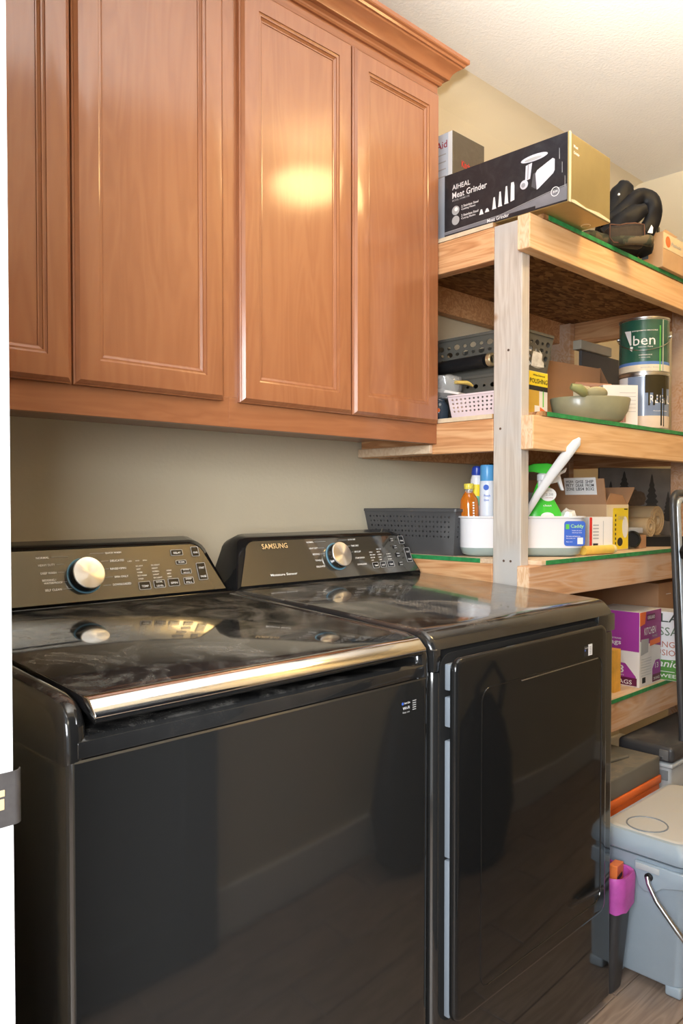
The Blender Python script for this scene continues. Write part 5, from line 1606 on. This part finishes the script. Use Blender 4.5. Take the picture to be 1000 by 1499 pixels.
# pull handle: arms pivot on both ends and carry a grip across the front
for sx_ in (0, 1):
    fx_ = (lambda x: x) if sx_ == 0 else (lambda x: CW - x)
    b = B(); b.poly([(0.012, 0.322), (0.135, 0.322), (0.135, 0.300), (0.125, 0.262), (0.110, 0.250), (0.085, 0.252), (0.065, 0.270), (0.012, 0.285)], 'X', fx_(-0.004), fx_(0.010), 0.003, 2); b.build('handle_mount', cool_grey, cl, smooth=50)
    b = B(); b.box((min(fx_(-0.007), fx_(0.001)), 0.070, 0.303), (max(fx_(-0.007), fx_(0.001)), 0.130, 0.318), 0.002); b.build('latch_plate', mat('pale_grey_plastic', (0.52, 0.56, 0.58), 0.4) if sx_ == 0 else M('pale_grey_plastic'), cl, smooth=40)
    b = B(); b.cyl((fx_(0.004), 0.096, 0.291), (fx_(-0.012), 0.096, 0.291), 0.010, n=18, bev=0.002); b.build('pivot', black_plastic, cl, smooth=40)
    b = B(); b.tube([(fx_(-0.010), 0.098, 0.293), (fx_(-0.014), 0.093, 0.278), (fx_(-0.018), 0.070, 0.243), (fx_(-0.018), 0.020, 0.190), (fx_(-0.012), -0.030, 0.137), (fx_(0.015), -0.045, 0.120), (fx_(0.06), -0.047, 0.118)], 0.0062, 12); b.build('handle_arm', M('brushed_steel'), cl, smooth=70)
b = B(); b.cyl((0.06, -0.047, 0.118), (CW - 0.06, -0.047, 0.118), 0.013, n=18, bev=0.002); b.build('hand_grip', black_plastic, cl, smooth=50)

# slim bin with purple liner
bn = thing('waste_bin', 'slim charcoal waste bin with a purple liner between the dryer and the cooler', 'bin', (1.836, 0.989, 0))
b = B()


def bring(a, c, r, z):
    return [(x, y, z) for x, y in rrect(-a, -c, a, c, r, 6)]


b.quadloop([bring(0.034, 0.080, 0.02, 0.0), bring(0.036, 0.084, 0.024, 0.006), bring(0.0465, 0.112, 0.03, 0.285), bring(0.0480, 0.114, 0.03, 0.287), bring(0.0480, 0.114, 0.03, 0.293), bring(0.0440, 0.108, 0.028, 0.293), bring(0.036, 0.080, 0.02, 0.010)])
b.build('bin', mat('charcoal_bin', (0.05, 0.052, 0.056), 0.4, var=0.03), bn, smooth=45)
lin = mat('purple_liner', (0.50, 0.09, 0.40), 0.35, var=0.15, vscale=30)
b = B()
rngs = []
for (a, c, z, wv) in ((0.0485, 0.1145, 0.215, 0.004), (0.0495, 0.1155, 0.255, 0.003), (0.0505, 0.1165, 0.290, 0.001), (0.0480, 0.1140, 0.3005, 0.001), (0.0430, 0.1060, 0.298, 0.001), (0.040, 0.100, 0.250, 0.003), (0.037, 0.092, 0.200, 0.002)):
    ring = bring(a, c, 0.03, z)
    ring = [(x * (1 + wv * 3 * noise.noise(Vector((x * 60, y * 60, z * 20)))), y * (1 + wv * 3 * noise.noise(Vector((x * 50, y * 60, z * 20 + 5)))), z + (0.022 * noise.noise(Vector((x * 25, y * 25, 1.0))) if z < 0.22 and a > 0.045 else 0.004 * noise.noise(Vector((x * 40, y * 40, z))))) for x, y, z in ring]
    rngs.append(ring)
b.quadloop(rngs, False, False); b.build('liner', lin, bn, smooth=60)
bt = thing('orange_packet', 'orange printed packet sticking up in the purple-lined bin', 'packet', (1.835, 0.912, 0.205), math.radians(10))
b = B(); b.box((-0.030, -0.010, 0.0), (0.024, 0.012, 0.112), 0.002, mtx=Matrix.Rotation(0.12, 4, 'Y')); b.build('packet', mat('orange_card', (0.75, 0.20, 0.05), 0.4, var=0.1), bt)
Fr((-0.02, -0.0105, 0.06), (1, 0, 0), (0, 0, 1)).rect('print_band', 0.0, 0.02, 0.04, 0.03, ink_black, bt, 0.0008)

# grey lidded orange bin behind the cooler
og = thing('orange_storage_bin', 'orange bin with a dusty grey folded cover behind the cooler', 'bin', (1.93, 1.012, 0))
b = B(); b.box((0, 0, 0), (0.385, 0.145, 0.376), 0.006, 3); b.box((-0.003, -0.004, 0.376), (0.388, 0.149, 0.400), 0.003, 2); b.build('bin', mat('safety_orange_plastic', (0.80, 0.16, 0.03), 0.4, var=0.05), og, smooth=40)
b = B(); b.box((0.002, -0.001, 0.400), (0.383, 0.30, 0.458), 0.005, 3); b.build('cover', dusty('dusty_grey_cover', (0.12, 0.115, 0.10), 0.5, (0.36, 0.30, 0.22), 0.7, scale=12), og, smooth=40)
b = B(); b.tube([(0.01, 0.06, 0.460), (0.12, 0.05, 0.464), (0.20, 0.075, 0.462), (0.30, 0.06, 0.461)], 0.005, 8); b.build('fold', M('dusty_grey_cover'), og, smooth=60)

# dark lidded case at the right
tt = thing('lidded_case', 'pale grey case with a thick charcoal lid under the lowest shelf beam', 'case', (2.345, 0.985, 0))
b = B(); b.box((0.012, 0.012, 0.0), (0.46, 0.165, 0.422), 0.012, 3); b.build('case_body', mat('pale_case_plastic', (0.46, 0.48, 0.49), 0.4, var=0.03), tt, smooth=40)
b = B(); b.box((0.004, 0.004, 0.412), (0.468, 0.173, 0.426), 0.005, 3); b.build('case_collar', M('pale_grey_plastic'), tt, smooth=40)
b = B(); b.box((0, 0, 0.428), (0.472, 0.177, 0.478), 0.014, 4); ld = b.build('lid', dusty('dusty_charcoal_lid', (0.045, 0.045, 0.048), 0.4, (0.30, 0.27, 0.23), 0.5, scale=10), tt, smooth=40)
b = B(); b.box((-0.004, 0.014, 0.437), (0.004, 0.042, 0.468), 0.002); b.build('latch', mat('smoky_latch', (0.13, 0.13, 0.13), 0.4), tt, smooth=40)
b = B(); b.cyl((-0.004, 0.034, 0.444), (-0.007, 0.034, 0.444), 0.003, n=10); b.build('rivet', steel, tt)
b = B(); b.box((0.008, 0.020, 0.372), (0.014, 0.070, 0.402), 0.002); b.build('grip_recess', mat('shaded_recess_plastic', (0.22, 0.24, 0.25), 0.5), tt)  # thin plate for the hollow, darkened in colour as if shaded

# folding step stool: only its left rail shows
st = thing('folding_stool', 'grey folded step stool with a black hinge plate at the right edge', 'step stool', (2.435, 1.030, 0.4785))
dark_tube = mat('charcoal_tube', (0.07, 0.072, 0.078), 0.35, metal=0.3, var=0.03)
lt_tube = mat('pale_blue_metal', (0.50, 0.56, 0.62), 0.3, metal=0.4, var=0.03)
zt0 = 0.780


def rail(name, ins, z0, ztop, m, th, yo):
    r_ = 0.045 - ins * 0.6
    x0, x1 = ins, 0.36 - ins
    pts = [(x0, z0), (x0, ztop - ins - r_)] + [(x0 + r_ - r_ * math.cos(math.radians(a)), ztop - ins - r_ + r_ * math.sin(math.radians(a))) for a in range(15, 91, 15)] + [(x1 - r_ + r_ * math.sin(math.radians(a)), ztop - ins - r_ + r_ * math.cos(math.radians(a))) for a in range(0, 91, 15)] + [(x1, z0)]
    b = B(); b.tube([(x, -0.028 + 0.040 * (z / zt0) + yo, z) for x, z in pts], th, 10)
    return b.build(name, m, st, smooth=60)


rail('outer_rail', 0.010, 0.0, zt0, dark_tube, 0.011, -0.004)
rail('inner_rail', 0.032, 0.0, zt0, lt_tube, 0.010, -0.008)
b = B(); b.tube([(0.030, -0.055, 0.0), (0.030, -0.042, 0.30), (0.030, -0.034, 0.60)], 0.009, 10); b.build('leg', dark_tube, st, smooth=60)
b = B(); b.tube([(0.330, -0.055, 0.0), (0.330, -0.042, 0.30), (0.330, -0.034, 0.60)], 0.009, 10); b.build('leg', dark_tube, st, smooth=60)
b = B(); b.poly([(-0.006, 0.590), (0.010, 0.565), (0.075, 0.560), (0.085, 0.580), (0.075, 0.605), (0.020, 0.612)], 'Y', -0.050, -0.020, 0.003); hp_ = b.build('hinge_plate', black_plastic, st, smooth=40)
for xx in (0.012, 0.045):
    b = B(); b.cyl((xx, -0.0505, 0.588), (xx, -0.054, 0.588), 0.0045, n=12, bev=0.001); b.build('rivet', steel, hp_, smooth=40)
b = B(); b.box((0.04, -0.030, 0.60), (0.32, -0.014, 0.625), 0.004, 2); b.build('cross_bar', dark_tube, st, smooth=40)
b = B(); b.box((0.045, -0.034, 0.20), (0.315, -0.020, 0.42), 0.006, 3); b.build('step', black_plastic, st, smooth=40)
